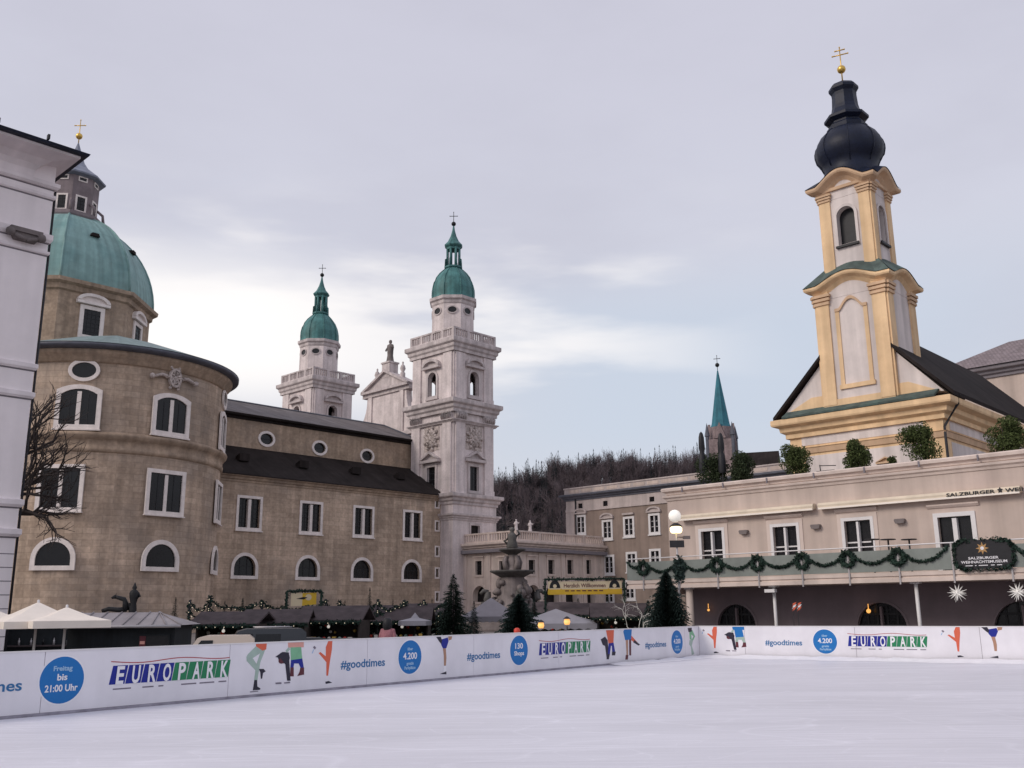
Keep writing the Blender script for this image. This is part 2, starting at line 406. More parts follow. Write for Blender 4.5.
glow = mth('MULTIPLY', mth('MULTIPLY', remap(x, -.10, -.28), remap(z, .38, .29)), remap(z, .18, .26))
cl = mixc(mth('MULTIPLY', glow, .8), cl, (.95*SK,.91*SK,.88*SK))
out = mixc(.93, sky.outputs[0], cl)
L(out, bg.inputs['Color'])
vs = sc.view_settings; vs.view_transform = 'Standard'; vs.look = 'None'; vs.gamma = 1; vs.exposure = .28

# ---------------------------------------------------------------- ground and ice
mb = MB(); mb.face([(-2500,-2500,GROUND),(2500,-2500,GROUND),(2500,3500,GROUND),(-2500,3500,GROUND)])
M['plaza'] = material('plaza_gravel', (.17,.15,.145), var=.2, scale=.5, fine=.2, fscale=8, rough=.9)
tag(part('ground', mb, M['plaza']), 'grey gravelled town square behind the ice rink', None, None, 'structure')
K = Vector((7.07, 37.83)); RL = Vector((.626,.78)).normalized(); RR = Vector((.849,-.529)).normalized()
def icemat():
    m = material('scraped_ice', (.715,.71,.77), var=.035, scale=.25, rough=.5, spec=.25)
    nt = m.node_tree; L = nt.links.new; p = nt.nodes['Principled BSDF']; src = p.inputs['Base Color'].links[0].from_socket
    tc = nt.nodes.new('ShaderNodeTexCoord')
    for rot, sc_, lo, hi in ((R_(8), (.35,5.5,1), .955, 1.02), (R_(-38), (.3,7,1), .965, 1.02), (R_(62), (.5,9,1), .97, 1.015), (R_(0), (.10,.55,1), .93, 1.05)):
        mp = nt.nodes.new('ShaderNodeMapping'); mp.inputs['Rotation'].default_value = (0,0,rot); mp.inputs['Scale'].default_value = sc_
        L(tc.outputs['Object'], mp.inputs[0])
        n = nt.nodes.new('ShaderNodeTexNoise'); n.inputs['Scale'].default_value = 1; n.inputs['Detail'].default_value = 7; n.inputs['Roughness'].default_value = .65; n.inputs['Distortion'].default_value = .4
        L(mp.outputs[0], n.inputs['Vector'])
        mr = nt.nodes.new('ShaderNodeMapRange'); mr.inputs[1].default_value = .35; mr.inputs[2].default_value = .65; mr.inputs[3].default_value = lo; mr.inputs[4].default_value = hi
        L(n.outputs[0], mr.inputs[0])
        mx = nt.nodes.new('ShaderNodeMix'); mx.data_type = 'RGBA'; mx.blend_type = 'MULTIPLY'; mx.inputs[0].default_value = 1
        L(src, mx.inputs[6]); L(mr.outputs[0], mx.inputs[7]); src = mx.outputs[2]
    for rot, k, eps, amt in ((R_(20), .16, .007, .07), (R_(-50), .11, .006, .08), (R_(75), .22, .007, .06), (R_(-15), .33, .006, .06), (R_(50), .5, .006, .05)):
        mp = nt.nodes.new('ShaderNodeMapping'); mp.inputs['Rotation'].default_value = (0,0,rot); mp.inputs['Scale'].default_value = (k*.5,k*1.6,1); mp.inputs['Location'].default_value = (k*90,3,1)
        L(tc.outputs['Object'], mp.inputs[0])
        n = nt.nodes.new('ShaderNodeTexNoise'); n.inputs['Scale'].default_value = 1; n.inputs['Detail'].default_value = 1.5; L(mp.outputs[0], n.inputs['Vector'])
        a = nt.nodes.new('ShaderNodeMath'); a.operation = 'PINGPONG'; a.inputs[1].default_value = .05; L(n.outputs[0], a.inputs[0])
        mr = nt.nodes.new('ShaderNodeMapRange'); mr.inputs[1].default_value = 0; mr.inputs[2].default_value = eps*.5; mr.inputs[3].default_value = 1+amt; mr.inputs[4].default_value = 1
        L(a.outputs[0], mr.inputs[0])
        mx = nt.nodes.new('ShaderNodeMix'); mx.data_type = 'RGBA'; mx.blend_type = 'MULTIPLY'; mx.inputs[0].default_value = 1
        L(src, mx.inputs[6]); L(mr.outputs[0], mx.inputs[7]); src = mx.outputs[2]
    L(src, p.inputs['Base Color'])
    n = nt.nodes.new('ShaderNodeTexNoise'); n.inputs['Scale'].default_value = 14; n.inputs['Detail'].default_value = 5; L(tc.outputs['Object'], n.inputs['Vector'])
    bp = nt.nodes.new('ShaderNodeBump'); bp.inputs['Strength'].default_value = .25; bp.inputs['Distance'].default_value = .02; L(n.outputs[0], bp.inputs['Height']); L(bp.outputs[0], p.inputs['Normal'])
    return m
M['ice'] = icemat()
M['snow'] = material('scraped_snow', (.83,.82,.86), var=.05, scale=3, rough=.8, bump=.4)
def P2(a, b): q = K - RL*a + RR*b; return (q.x, q.y)
mb = MB(); mb.prism([P2(60,.06), P2(60,48), P2(-.0,48), P2(-.0,.06)], lambda s, t, d: (s, t, d), -.12, 0)
tag(part('ice_rink', mb, M['ice']), 'scraped pale ice of the skating rink', None, None, 'structure')
mb = MB(); mb.prism([P2(60,-1.9), P2(60,49.5), P2(-1.9,49.5), P2(-1.9,-1.9)], lambda s, t, d: (s, t, d), GROUND-.05, -.124)
tag(part('rink_platform', mb, M['stall']), 'raised timber platform carrying the ice rink', None, None, 'structure')
# snow scraped against the boards
mb = MB(); rnd = random.Random(3)
def bank(p0, p1, nrm, w, h):
    p0 = Vector(p0); p1 = Vector(p1); n = int((p1-p0).length/.35); rows = []
    for i in range(n+1):
        q = p0.lerp(p1, i/n); hh = h*(.6+.6*rnd.random()); ww = w*(.7+.5*rnd.random())
        rows.append([(q+nrm*.03, hh), (q+nrm*(.03+ww*.3), hh*.75), (q+nrm*(.03+ww*.7), hh*.22), (q+nrm*(.03+ww), .004)])
    for i in range(n):
        for j in range(3):
            a, b, c, d = rows[i][j], rows[i][j+1], rows[i+1][j+1], rows[i+1][j]
            mb.face([(*a[0],a[1]),(*b[0],b[1]),(*c[0],c[1]),(*d[0],d[1])], sm=True)
bank(P2(.1,.1), P2(.1,46), -RL, .9, .10)
bank(P2(6.5,.1), P2(.2,.1), RR, .6, .07)
tag(part('snow_bank', mb, M['snow']), 'low bank of scraped snow along the foot of the far boards', None, None, 'structure')

# ---------------------------------------------------------------- rink boards with their printing
BH = 1.12
FL = Face(K-RL*32, math.atan2(RL.y, RL.x)); FR_ = Face(K, math.atan2(RR.y, RR.x))
bl = thing('rink_barrier', 'long white advertising boards along the left side of the ice rink', 'rink barrier', (*FL.o, 0), FL.rot, 'white printed boards round the rink')
br = thing('rink_barrier', 'white advertising boards across the far right end of the ice rink', 'rink barrier', (*FR_.o, 0), FR_.rot, 'white printed boards round the rink')
def boards(root, length, step, off):
    x = -off
    while x < length-1e-3:
        x1 = min(length, x+step); mb = MB(); mb.box(max(x,0)+.006, x1-.006, .0, .06, .05, BH)
        part('board_panel', mb, M['board'], root); x = x1
    mb = MB(); mb.box(0, length, -.012, .072, BH+.002, BH+.03); part('top_rail', mb, M['white_paint'], root)
    mb = MB(); mb.box(0, length, -.02, .05, -.02, .046); part('kick_strip', mb, M['kick'], root)
boards(bl, 32, 4.0, 1.1); boards(br, 44, 4.0, 2.2)
def poly_print(name, f, root, polys, ds=0.0, mirror=None):
    """polys: list of (material, [(s,z)...]); a thin print on the board face"""
    mb = MB(); mats = []
    for k, (m, pts) in enumerate(polys):
        if m not in mats: mats.append(m)
        d0 = .003+.0008*k
        pts = [(p[0]+ds, min(p[1], BH-.004)) for p in pts]
        a = sum(pts[i][0]*pts[(i+1)%len(pts)][1]-pts[(i+1)%len(pts)][0]*pts[i][1] for i in range(len(pts)))
        if a < 0: pts = pts[::-1]
        mb.prism(pts, lambda s, zz, d: (s, -d, zz), .001, d0, mats.index(m))
    return part(name, mb, [M[x] for x in mats], root)
def circ(cx, cz, r, n=32): return [(cx+r*math.cos(2*PI*i/n), cz+r*math.sin(2*PI*i/n)) for i in range(n)]
def disc(root, s, z, lines):
    o = poly_print('printed_disc', None, root, [('p_white', circ(s, z, .45, 40)), ('p_blue', circ(s, z, .42, 40))])
    for txt, size, dz, w_, m in lines:
        t = lettering(txt, size, M[m], o, (s, -.006, z+dz), w_, offset=.004)
    return o
D_FRI = [('Freitag', .12, .17, .36, 'p_pale'), ('bis', .16, .0, .19, 'p_white'), ('21:00 Uhr', .17, -.20, .62, 'p_white')]
D_PARK = [('über', .10, .17, .2, 'p_pale'), ('4.200', .23, -.05, .50, 'p_white'), ('gratis', .10, -.19, .26, 'p_pale'), ('Parkplätze', .10, -.30, .40, 'p_pale')]
D_SHOP = [('130', .22, .05, .36, 'p_white'), ('Shops', .17, -.14, .46, 'p_white')]
def logo(root, s0, s1, z0=.36, z1=.92):
    """nine leaning tiles with white condensed capitals, thin red line above, small print below"""
    n = 8; w_ = (s1-s0)/n; sh = .0; lt = 'EUROPARK'; polys = []; h0, h1 = z0+.10, z0+.45
    for i in range(n):
        c = 'p_navy' if i < 4 else 'p_green'; a = s0+i*w_; k = .05
        polys.append((c, [(a-k*.2, h0), (a+w_*.93, h0), (a+w_*.93+k, h1), (a+k, h1)]))
    o = poly_print('printed_logo', None, root, polys)
    for i, ch in enumerate(lt):
        lettering(ch, .46, M['p_white'], o, (s0+(i+.55)*w_+.02, -.0135, h0+.012), w_*.52, shear=.08, offset=.012)
    ln = []; lo = []
    for i in range(25):
        t = i/24; s = s0+(s1-s0)*t; zz = h1+.085+.028*math.sin(t*9.2+2.6)-.01
        ln.append((s, zz)); lo.append((s, zz-.018))
    poly_print('printed_wave', None, o, [('p_line', lo+ln[::-1])])
    sm = []
    for a, b in ((.03,.17),(.26,.35),(.39,.43),(.58,.71),(.74,.87),(.91,.98)):
        sm.append(('p_grey', [(s0+a*(s1-s0), z0), (s0+b*(s1-s0), z0), (s0+b*(s1-s0), z0+.025), (s0+a*(s1-s0), z0+.025)]))
    poly_print('small_print', None, o, sm)
    return o
def hashtag(root, s0, s1, z):
    lettering('#goodtimes', .27, M['p_text'], root, ((s0+s1)/2, -.004, z), s1-s0, offset=.0045)
def Z3(x, y): return 235+x/9.309, 630+y/9.309
def Z5(x, y): return 430+x/9.309, 620+y/9.309
def Z6(x, y): return 530+x/8.533, 620+y/8.533
def Z7(x, y): return 640+x/8.533, 615+y/8.533
def sk(zf, f, items): return [(m, [f.sz(*zf(*p)) for p in pts]) for m, pts in items]
def cz(cx, cy, r, n=14): return [(cx+r*math.cos(2*PI*i/n), cy+r*math.sin(2*PI*i/n)) for i in range(n)]
skA = sk(Z3, FL, [('p_mint', [(195,150),(255,190),(228,220),(165,262),(208,328),(232,372),(205,392),(108,288),(106,250),(120,225)]), ('p_mint', [(245,180),(285,172),(235,300),(207,472),(177,472),(195,330)]), ('p_orange', [(195,128),(296,115),(290,180),(255,192),(196,152)]),
   ('p_dark', [(180,465),(205,465),(207,525),(237,545),(230,556),(165,562)]), ('p_dark', [(222,362),(265,362),(285,385),(260,400),(252,452),(240,455),(235,395)]), ('p_grey', [(140,572),(215,566),(215,572),(140,580)])])
skB = sk(Z3, FL, [('p_pink', [(493,115),(640,108),(640,160),(495,166)]), ('p_lgreen', [(515,162),(615,158),(626,272),(520,284)]), ('p_navy', [(520,280),(625,265),(640,350),(610,352),(592,312),(550,312),(543,352),(515,352)]), ('p_maroon', [(515,348),(546,348),(546,432),(513,432)]), ('p_maroon', [(608,350),(642,350),(642,415),(580,428),(600,390)]),
   ('p_mint', [(470,192),(500,158),(512,180),(482,212)]), ('p_dark', cz(455,258,54)), ('p_maroon', cz(430,288,26)), ('p_white', cz(455,250,13)), ('p_dark', [(376,250),(440,205),(500,210),(505,320),(515,472),(485,472),(468,320),(420,262)]), ('p_grey', [(375,490),(430,486),(430,502),(380,504)]), ('p_grey', [(455,488),(510,482),(510,494),(460,498)])])
skC = sk(Z3, FL, [('p_orange', [(868,98),(906,94),(902,180),(882,300),(866,425),(850,425),(850,300),(778,215),(795,205),(845,245),(845,160)]), ('p_dark', [(840,482),(870,474),(905,490),(845,502)]), ('p_grey', [(725,160),(740,148),(755,165),(742,182)]), ('p_pale', [(715,215),(730,180),(735,182),(722,218)])])
skD = sk(Z5, FL, [('p_navy', [(108,180),(165,162),(172,200),(152,262),(122,268),(103,230)]), ('p_dark', [(58,150),(100,143),(112,190),(105,225),(85,200)]), ('p_tan', [(170,150),(205,138),(200,180),(172,192)]), ('p_tan', [(120,265),(146,262),(152,350),(147,425),(130,428),(128,330)]), ('p_white', [(128,426),(148,426),(150,482),(124,490)]), ('p_dark', [(92,502),(150,478),(152,505)])])
skE = sk(Z6, FL, [('p_orange', [(648,85),(716,84),(712,195),(670,202)]), ('p_dark', [(603,165),(640,142),(662,172),(672,300),(655,332),(640,222),(620,212)]), ('p_navy', [(670,200),(712,192),(726,272),(703,300),(698,222),(690,218),(681,292),(664,292)]), ('p_dark', [(700,270),(731,270),(725,302),(698,302)]), ('p_dark', [(655,290),(681,290),(672,335),(653,335)])])
skF = sk(Z6, FL, [('p_orange', [(862,130),(930,206),(920,212),(858,168)]), ('p_dark', [(890,170),(938,210),(925,218),(880,190)]), ('p_blue', [(795,98),(805,78),(868,76),(862,166),(812,172)]), ('p_tan', [(816,170),(836,170),(836,302),(824,302)]), ('p_maroon', [(845,168),(862,164),(862,302),(847,302)]), ('p_maroon', [(817,298),(839,298),(832,338),(813,338)])])
skG = sk(Z7, FL, [('p_lgreen', [(420,140),(446,128),(470,182),(452,218),(438,218),(455,182),(437,166),(441,216),(424,206)]), ('p_dark', [(407,112),(441,108),(441,142),(414,146)]), ('p_mint', [(423,214),(452,212),(441,262),(462,332),(441,342),(434,272),(419,250)])])
for lst in (skA, skB, skC, skD, skE, skF, skG): poly_print('printed_skater', FL, bl, lst)
def shift(lst, f, px):
    s_src = sum(p[0] for p in lst[0][1])/len(lst[0][1]); ds = f.s(px, 640)-s_src
    return [(m, [(p[0]+ds, p[1]) for p in pts]) for m, pts in lst]
def recol(lst, d): return [(d.get(m, m), p) for m, p in lst]
poly_print('printed_skater', FR_, br, shift(skC, FR_, 713.5))
poly_print('printed_skater', FR_, br, shift(recol(skB, {'p_lgreen':'p_blue','p_navy':'p_mint','p_pink':'p_blue'}), FR_, 739))
poly_print('printed_skater', FR_, br, shift(skC, FR_, 956)); poly_print('printed_skater', FR_, br, shift(skD, FR_, 994))
for px in (62,): disc(bl, *FL.sz(px, 680), D_FRI)
disc(bl, *FL.sz(410, 657), D_PARK); disc(bl, *FL.sz(519, 650.3), D_SHOP); disc(bl, *FL.sz(677, 642), D_PARK)
disc(br, *FR_.sz(825, 641.5), D_PARK)
logo(bl, FL.s(110, 675), FL.s(229, 668)); logo(bl, FL.s(539, 650), FL.s(590, 648)); logo(br, FR_.s(848, 642), FR_.s(927, 642))
for a, b, f, r in ((341,385,FL,bl), (467,500,FL,bl), (645.5,666.5,FL,bl), (766,803,FR_,br)):
    hashtag(r, f.s(a, 655), f.s(b, 655), .47)
hashtag(bl, FL.s(22, 685)-1.62, FL.s(22, 685), .47)
# ---------------------------------------------------------------- windows and mouldings
def outline(kind, w, h, n=14, e=0.0):
    """opening outline, bottom centre at the origin, grown by e"""
    a = w/2+e
    if kind == 'rect': return [(-a,-e),(a,-e),(a,h+e),(-a,h+e)]
    if kind == 'oval': return [((w/2+e)*math.cos(2*PI*i/24), h/2+(h/2+e)*math.sin(2*PI*i/24)) for i in range(24)]
    if kind == 'seg':      # straight sides, flat pointed-segment head
        r = w*.16; pts = [(-a,-e),(a,-e)]
        for i in range(9):
            t = -1+2*i/8; pts.append((-a*t, h-r+e+r*(1-abs(t)**2.2)))
        return pts
    r = w/2; zc = h-r; pts = [(-a,-e),(a,-e)]
    for i in range(n+1):
        t = PI*i/n; pts.append((a*math.cos(t), zc+a*math.sin(t)))
    return pts
def shifted(o, s, z): return [(p[0]+s, p[1]+z) for p in o]
LF = lambda s, z, d: (s, -d, z)
WCACHE = {}
def window(parent, x, y, z, rot, w, h, kind='rect', fw=.3, proud=.12, rec=.25, mull=None, bars=(0,0), sill=0.0, hood=None, mats=('trim','glass','bars'), name='window', label=None, backed=True):
    key = (w, h, kind, fw, proud, rec, mull, bars, sill, hood, mats, backed)
    if key not in WCACHE:
        mb = MB(); inn = outline(kind, w, h); out = outline(kind, w, h, e=fw)
        if fw: mb.ring(out, inn, LF, -.05, proud, 0)
        if backed: mb.prism(inn, LF, -rec-.04, -rec, 1)
        zt = h*(.97 if kind in ('rect',) else .93)
        if mull:
            mb.box(-mull/2, mull/2, -proud*.6, rec-.005, 0, zt, 0)
        nx, nz = bars; t = .035 if w < 2.2 else .05
        for i in range(1, nx):
            xx = -w/2+w*i/nx
            if mull and abs(xx) < mull: continue
            hh = h if kind == 'rect' else (h-w/2+math.sqrt(max(0, w*w/4-xx*xx)) if kind == 'arch' else h*.86)
            if kind != 'oval': mb.box(xx-t, xx+t, rec-.05, rec-.004, 0, hh, 2)
        for i in range(1, nz):
            zz = h*i/nz; ww = w/2
            if kind == 'arch' and zz > h-w/2: ww = math.sqrt(max(.01, w*w/4-(zz-h+w/2)**2))
            mb.box(-ww, ww, rec-.046, rec-.003, zz-t, zz+t, 2)
        if sill: mb.box(-w/2-fw-.12, w/2+fw+.12, -proud-.16, .0, -fw-sill, -fw-.002, 0)
        if hood == 'flat': mb.box(-w/2-fw-.2, w/2+fw+.2, -proud-.28, .0, h+fw+.28, h+fw+.48, 0); mb.box(-w/2-fw-.05, w/2+fw+.05, -proud-.08, 0, h+fw+.005, h+fw+.278, 0)
        WCACHE[key] = mb.mesh(name, [M[m] for m in mats])
    return part(name, WCACHE[key], None, parent, (x, y, z), rot, label)
def box_part(name, m, parent, dims, **kw):
    mb = MB(); mb.box(*dims); return part(name, mb, M[m], parent, **kw)
def rectpath(x0, x1, y0, y1): return [(x0,y0),(x1,y0),(x1,y1),(x0,y1)]
def cornice(name, m, parent, path, z0, z1, out, closed=True, base=0.0, **kw):
    h = z1-z0
    prof = [(base-.02, z0), (base+out*.22, z0), (base+out*.22, z0+h*.22), (base+out*.5, z0+h*.34), (base+out*.55, z0+h*.55), (base+out*.95, z0+h*.66), (base+out, z0+h*.74), (base+out, z1-.03*h), (base+out*.9, z1), (base-.02, z1+.06*h)]
    mb = MB(); mb.sweep(prof, path, closed); return part(name, mb, M[m], parent, **kw)
def balustrade(name, m, parent, path, z0, z1, closed=True, step=.55, thick=.35, post=4.0):
    mb = MB(); n = len(path)
    segs = [(path[i], path[(i+1)%n]) for i in range(n if closed else n-1)]
    h = z1-z0
    for a, b in segs:
        a = Vector(a); b = Vector(b); L_ = (b-a).length; u = (b-a)/L_; nn = Vector((u.y, -u.x))
        fn = lambda x, y, z: (*(a+u*x+nn*y), z)
        mb.box(-thick/2, L_+thick/2, -thick/2, thick/2, z0, z0+h*.16, 0, fn)
        mb.box(-thick/2, L_+thick/2, -thick/2-.04, thick/2+.04, z1-h*.16, z1, 0, fn)
        k = max(1, round(L_/post))
        for i in range(k+1): c = L_*i/k; mb.box(c-thick*.7, c+thick*.7, -thick/2-.03, thick/2+.03, z0+.002, z1-.002, 0, fn)
        c = step/2
        while c < L_: mb.box(c-step*.22, c+step*.22, -thick*.3, thick*.3, z0+h*.15, z1-h*.15, 0, fn); c += step
    return part(name, mb, M[m], parent)
def pedim(name, m, parent, x, y, z, rot, w, h, depth=.6, curved=False):
    """small pediment standing out of a wall"""
    mb = MB()
    if curved:
        top = [(w/2*math.cos(PI*i/12), .28*h+.72*h*math.sin(PI*i/12)) for i in range(13)]
        inn = [(w*.38*math.cos(PI*i/12), .30*h+.44*h*math.sin(PI*i/12)) for i in range(13)]
    else:
        top = [(w/2, .28*h), (0, h), (-w/2, .28*h)]; inn = [(w*.36, .34*h), (0, h*.78), (-w*.36, .34*h)]
    mb.prism([(-w/2,0),(w/2,0)]+[(w/2,.24*h),(-w/2,.24*h)], LF, -.05, depth, 0)
    t0 = [(w/2,.245*h)]+top+[(-w/2,.245*h)]
    mb.prism(t0, LF, -.05, depth*.3, 0)
    for i in range(len(top)-1):
        a, b, c, d = top[i], top[i+1], inn[i+1], inn[i]
        mb.prism([d, a, b, c], LF, depth*.3+.003, depth, 0)
    return part(name, mb, M[m], parent, (x,y,z), rot)
def finial(name, parent, x, y, z0, zball, ztop, r, m='gold', bars=1, rot=0.0):
    mb = MB(); mb.tube([(x,y,z0),(x,y,ztop)], r*.16, r*.11, 6)
    mb.ball((x,y,zball), r); c = zball+(ztop-zball)*.66; w = (ztop-zball)*.30
    u = Vector((math.cos(rot), math.sin(rot)))
    for k in range(bars):
        ww = w*(1-.4*k); cz_ = c+k*w*.7
        mb.tube([(x-u.x*ww,y-u.y*ww,cz_),(x+u.x*ww,y+u.y*ww,cz_)], r*.14, n=6)
        for s_ in (-1,1): mb.ball((x+s_*u.x*ww,y+s_*u.y*ww,cz_), r*.2, n=6)
    mb.ball((x,y,ztop), r*.2, n=6)
    return part(name, mb, M[m], parent)
def chunk_relief(name, m, parent, x, y, z, rot, w, h, n, seed, depth=.3, back=True, oval=False):
    """carved relief: scrolls and knobs over a back plate"""
    rd = random.Random(seed); mb = MB()
    if back: mb.box(-w/2, w/2, -.06, .02, 0, h)
    for i in range(n):
        a = 2*PI*i/n; k = .30 if i % 2 else .44
        cx, cz_ = math.cos(a)*w*k, h/2+math.sin(a)*h*k
        p = [(math.cos(a)*w*.08, -depth*.5, h/2+math.sin(a)*h*.08), (cx*.7+rd.uniform(-.1,.1)*w, -depth*.9, h/2+(cz_-h/2)*.6), (cx, -depth*.5, cz_)]
        mb.tube(p, min(w,h)*.07, min(w,h)*.05, 6); mb.ball((cx,-depth*.4,cz_), min(w,h)*.085, n=6)
    mb.ball((0,-depth*.3,h/2), min(w,h)*.15, n=8)
    if oval: mb.ring([(w*.34*math.cos(t*PI/8), h/2+h*.36*math.sin(t*PI/8)) for t in range(16)], [(w*.25*math.cos(t*PI/8), h/2+h*.27*math.sin(t*PI/8)) for t in range(16)], LF, 0, depth)
    return part(name, mb, M[m], parent, (x,y,z), rot)

# ---------------------------------------------------------------- the cathedral
T0 = at(453, 500, 176)
cath = thing('cathedral', 'large brown stone cathedral with green dome, rounded apse and two pale bell towers', 'cathedral', (T0.x, T0.y, GROUND), ROT_NAVE)
ZO = -GROUND       # part heights below are given above eye-level datum z=0; local z = z + ZO
FA = Face((T0.x, T0.y), ROT_NAVE)
def sub_plane(b): return Face(Vector((T0.x, T0.y))-FA.n*b, ROT_NAVE)
WB = 3.0
FAis = sub_plane(WB)
G = lambda mb, dz=ZO: mb
def up(z): return z+ZO
def fb(y0): return lambda s, z, d=0: (s, y0-d, z)          # face looking to -y
def fa(x0): return lambda s, z, d=0: (x0-d, -s, z)         # face looking to -x, s runs to -y
AX, AB_, AR = -63.7, 2.0, 15.3                               # apse centre and radius

# aisle wall
a0 = -47.6; zt = up(22.6)
mb = MB(); holes = []; wins = []
sqs = [(249, 496.5, 531), (311, 503, 535.5), (363.5, 509, 540), (412.5, 514, 543)]
sqx = [FAis.s(p, 515) for p, _, _ in sqs]
lux = [FAis.s(p, 570) for p in (244.3, 307.5, 361.8, 411.4)]
for i in range(4):
    w_ = 3.7; h_ = 4.5; z_ = up(14.55)
    holes.append(shifted(outline('rect', w_, h_), sqx[i], z_)); wins.append((sqx[i], z_, w_, h_, 'rect'))
    holes.append(shifted(outline('arch', 3.7, 3.0), lux[i], up(7.25))); wins.append((lux[i], up(7.25), 3.7, 3.0, 'arch'))
sml = []
for py in (503, 526, 551.5, 573, 597):
    s_, z_ = FAis.sz(437, py); sml.append((s_, up(z_)-.75)); holes.append(shifted(outline('rect', .62, 1.5), s_, up(z_)-.75))
mb.wall([(a0,-.5),(1.0,-.5),(1.0,zt),(a0,zt)], holes, fb(WB), .45)
aisle = part('side_wall', mb, M['stone'], cath)
for s_, z_, w_, h_, k in wins:
    if k == 'rect': window(aisle, s_, WB, z_, 0, w_, h_, 'rect', .42, .14, .4, mull=.5, bars=(4,6), sill=.2)
    else: window(aisle, s_, WB, z_, 0, w_, h_, 'arch', .5, .16, .4, bars=(3,2))
for s_, z_ in sml: window(aisle, s_, WB, z_, 0, .62, 1.5, 'rect', .28, .1, .4)
mb = MB(); mb.sweep([(-.02,zt-1.1),(.12,zt-1.1),(.12,zt-.75),(.3,zt-.7),(.45,zt-.35),(.75,zt-.2),(.8,zt+.02),(-.02,zt+.06)], [(a0,WB),(.3,WB)], False); part('cornice', mb, M['stone2'], aisle)
mb = MB(); x_ = FAis.s(441.5, 560); mb.tube([(x_,WB-.22,-.3),(x_,WB-.22,zt-.4)], .13, n=8); part('drainpipe', mb, M['iron'], aisle)
# aisle roof and clerestory
BC = 12.3; FC = sub_plane(BC)
mb = MB(); z1, z2 = zt+.06, up(28.9)
for q in ([(a0,WB-.85,z1),(.2,WB-.85,z1),(.2,BC+.3,z2),(a0,BC+.3,z2)], [(a0,WB-.85,z1-.16),(a0,WB+.3,z1-.16),(.2,WB+.3,z1-.16),(.2,WB-.85,z1-.16)], [(a0,WB-.85,z1-.16),(.2,WB-.85,z1-.16),(.2,WB-.85,z1),(a0,WB-.85,z1)]): mb.face(q)
aroof = part('aisle_roof', mb, M['roof_dark'], cath)
for px, py in ((237, 460), (297, 468), (350, 475), (395, 481)):
    s_ = FAis.s(px, py, -4); yy = WB+4.2; zz = z1+(z2-z1)*(yy-WB+.85)/(BC-WB+1.15)
    mb = MB(); mb.prism([(0,-.25),(1.3,-.25),(1.3,.5),(0,.95)], lambda a, z, d: (s_+d, yy-1.0+a, zz+z), 0, 1.8); part('roof_hatch', mb, M['roof_dark'], aroof)
mb = MB(); zc0, zc1 = up(28.0), up(34.2); rw = []
holes = []
for px, py in ((266.5, 439), (319.5, 448), (367, 456)):
    s_, z_ = FC.sz(px, py); rw.append((s_, up(z_)-.95)); holes.append(shifted(outline('oval', 2.5, 1.9), s_, up(z_)-.95))
mb.wall([(a0,zc0),(1.5,zc0),(1.5,zc1),(a0,zc1)], holes, fb(BC), .4)
cler = part('clerestory_wall', mb, M['stone2'], cath)
for s_, z_ in rw: window(cler, s_, BC, z_, 0, 2.5, 1.9, 'oval', .42, .14, .3, bars=(0,2))
mb = MB(); mb.sweep([(-.02,zc1-.8),(.2,zc1-.75),(.3,zc1-.4),(.9,zc1-.25),(1.0,zc1),(-.02,zc1+.1)], [(a0,BC),(1.5,BC)], False); part('cornice', mb, M['roof_dark'], cler)
# nave roof: ridge at y=29, hipped end towards the towers
FN = sub_plane(29)
zr = up(FN.sz(300, 412)[1]); xr = FN.s(384, 428); xe = 1.2
mb = MB(); ze = zc1+.1; yb, yf = BC-1.0, 46.7
mb.face([(-55,yb,ze),(xe,yb,ze),(xr,29,zr),(-55,29,zr)]); mb.face([(xe,yb,ze),(xe,yf,ze),(xr,29,zr)]); mb.face([(xe,yf,ze),(-55,yf,ze),(-55,29,zr),(xr,29,zr)])
nroof = part('nave_roof', mb, [M['roof_grey']], cath)
mb = MB(); mb.tube([(-55,29,zr+.05),(xr,29,zr+.05),(xe,yb,ze+.1)], .22, n=6); part('ridge_cap', mb, M['lead'], nroof)

# apse
mb = MB(); zA = up(34.2)
mb.lathe([(AR,-.5),(AR,zA)], 96, (AX,AB_,0), 0, PI, 2*PI)
mb.box(AX-AR, AX+AR, AB_, 40, -.5, zA-.5)
apse = part('apse', mb, M['stone'], cath)
def band(name, prof, m, R=AR):
    mb = MB(); mb.lathe([(R+d, z) for d, z in prof], 96, (AX,AB_,0), 0, PI, 2*PI); return part(name, mb, M[m], apse)
def ap(ang, R=AR): return (AX+R*math.sin(ang), AB_-R*math.cos(ang))
def apz(ang, px, py):
    x, y = ap(ang); w_ = FA.o+FA.u*x-FA.n*y
    return up(at(px, py, w_.y).z)
AN = [R_(-41.5), R_(5.3), R_(53)]
zs = [apz(AN[1], 166, y) for y in (436, 395.5, 515.5, 471, 571, 541)]
for a in AN:
    a2 = R_(-37) if a < 0 else a; x, y = ap(a2, AR+.03)
    window(apse, x, y, zs[0]+.5, a2, 4.3, zs[1]-zs[0]-.85, 'seg', .55, .22, .0, mull=.5, bars=(4,0), sill=.2)
    x, y = ap(a, AR+.03)
    window(apse, x, y, zs[2]+.5, a, 4.5, zs[3]-zs[2]-.9, 'rect', .5, .22, .0, mull=.45, bars=(4,0), sill=.15)
    window(apse, x, y, zs[4]+.5, a, 4.1, zs[5]-zs[4]-.9, 'arch', .55, .22, .0)
zo = apz(AN[0], 81, 370)
x, y = ap(R_(-36), AR+.03); window(apse, x, y, zo-1.0, R_(-36), 2.9, 2.0, 'oval', .45, .2, .0, name='round_window')
x, y = ap(AN[2], AR+.03); window(apse, x, y, zo-1.0, AN[2], 2.9, 2.0, 'oval', .5, .2, .0, name='round_window')
x, y = ap(AN[1], AR+.05); zcr = apz(AN[1], 173, 392)
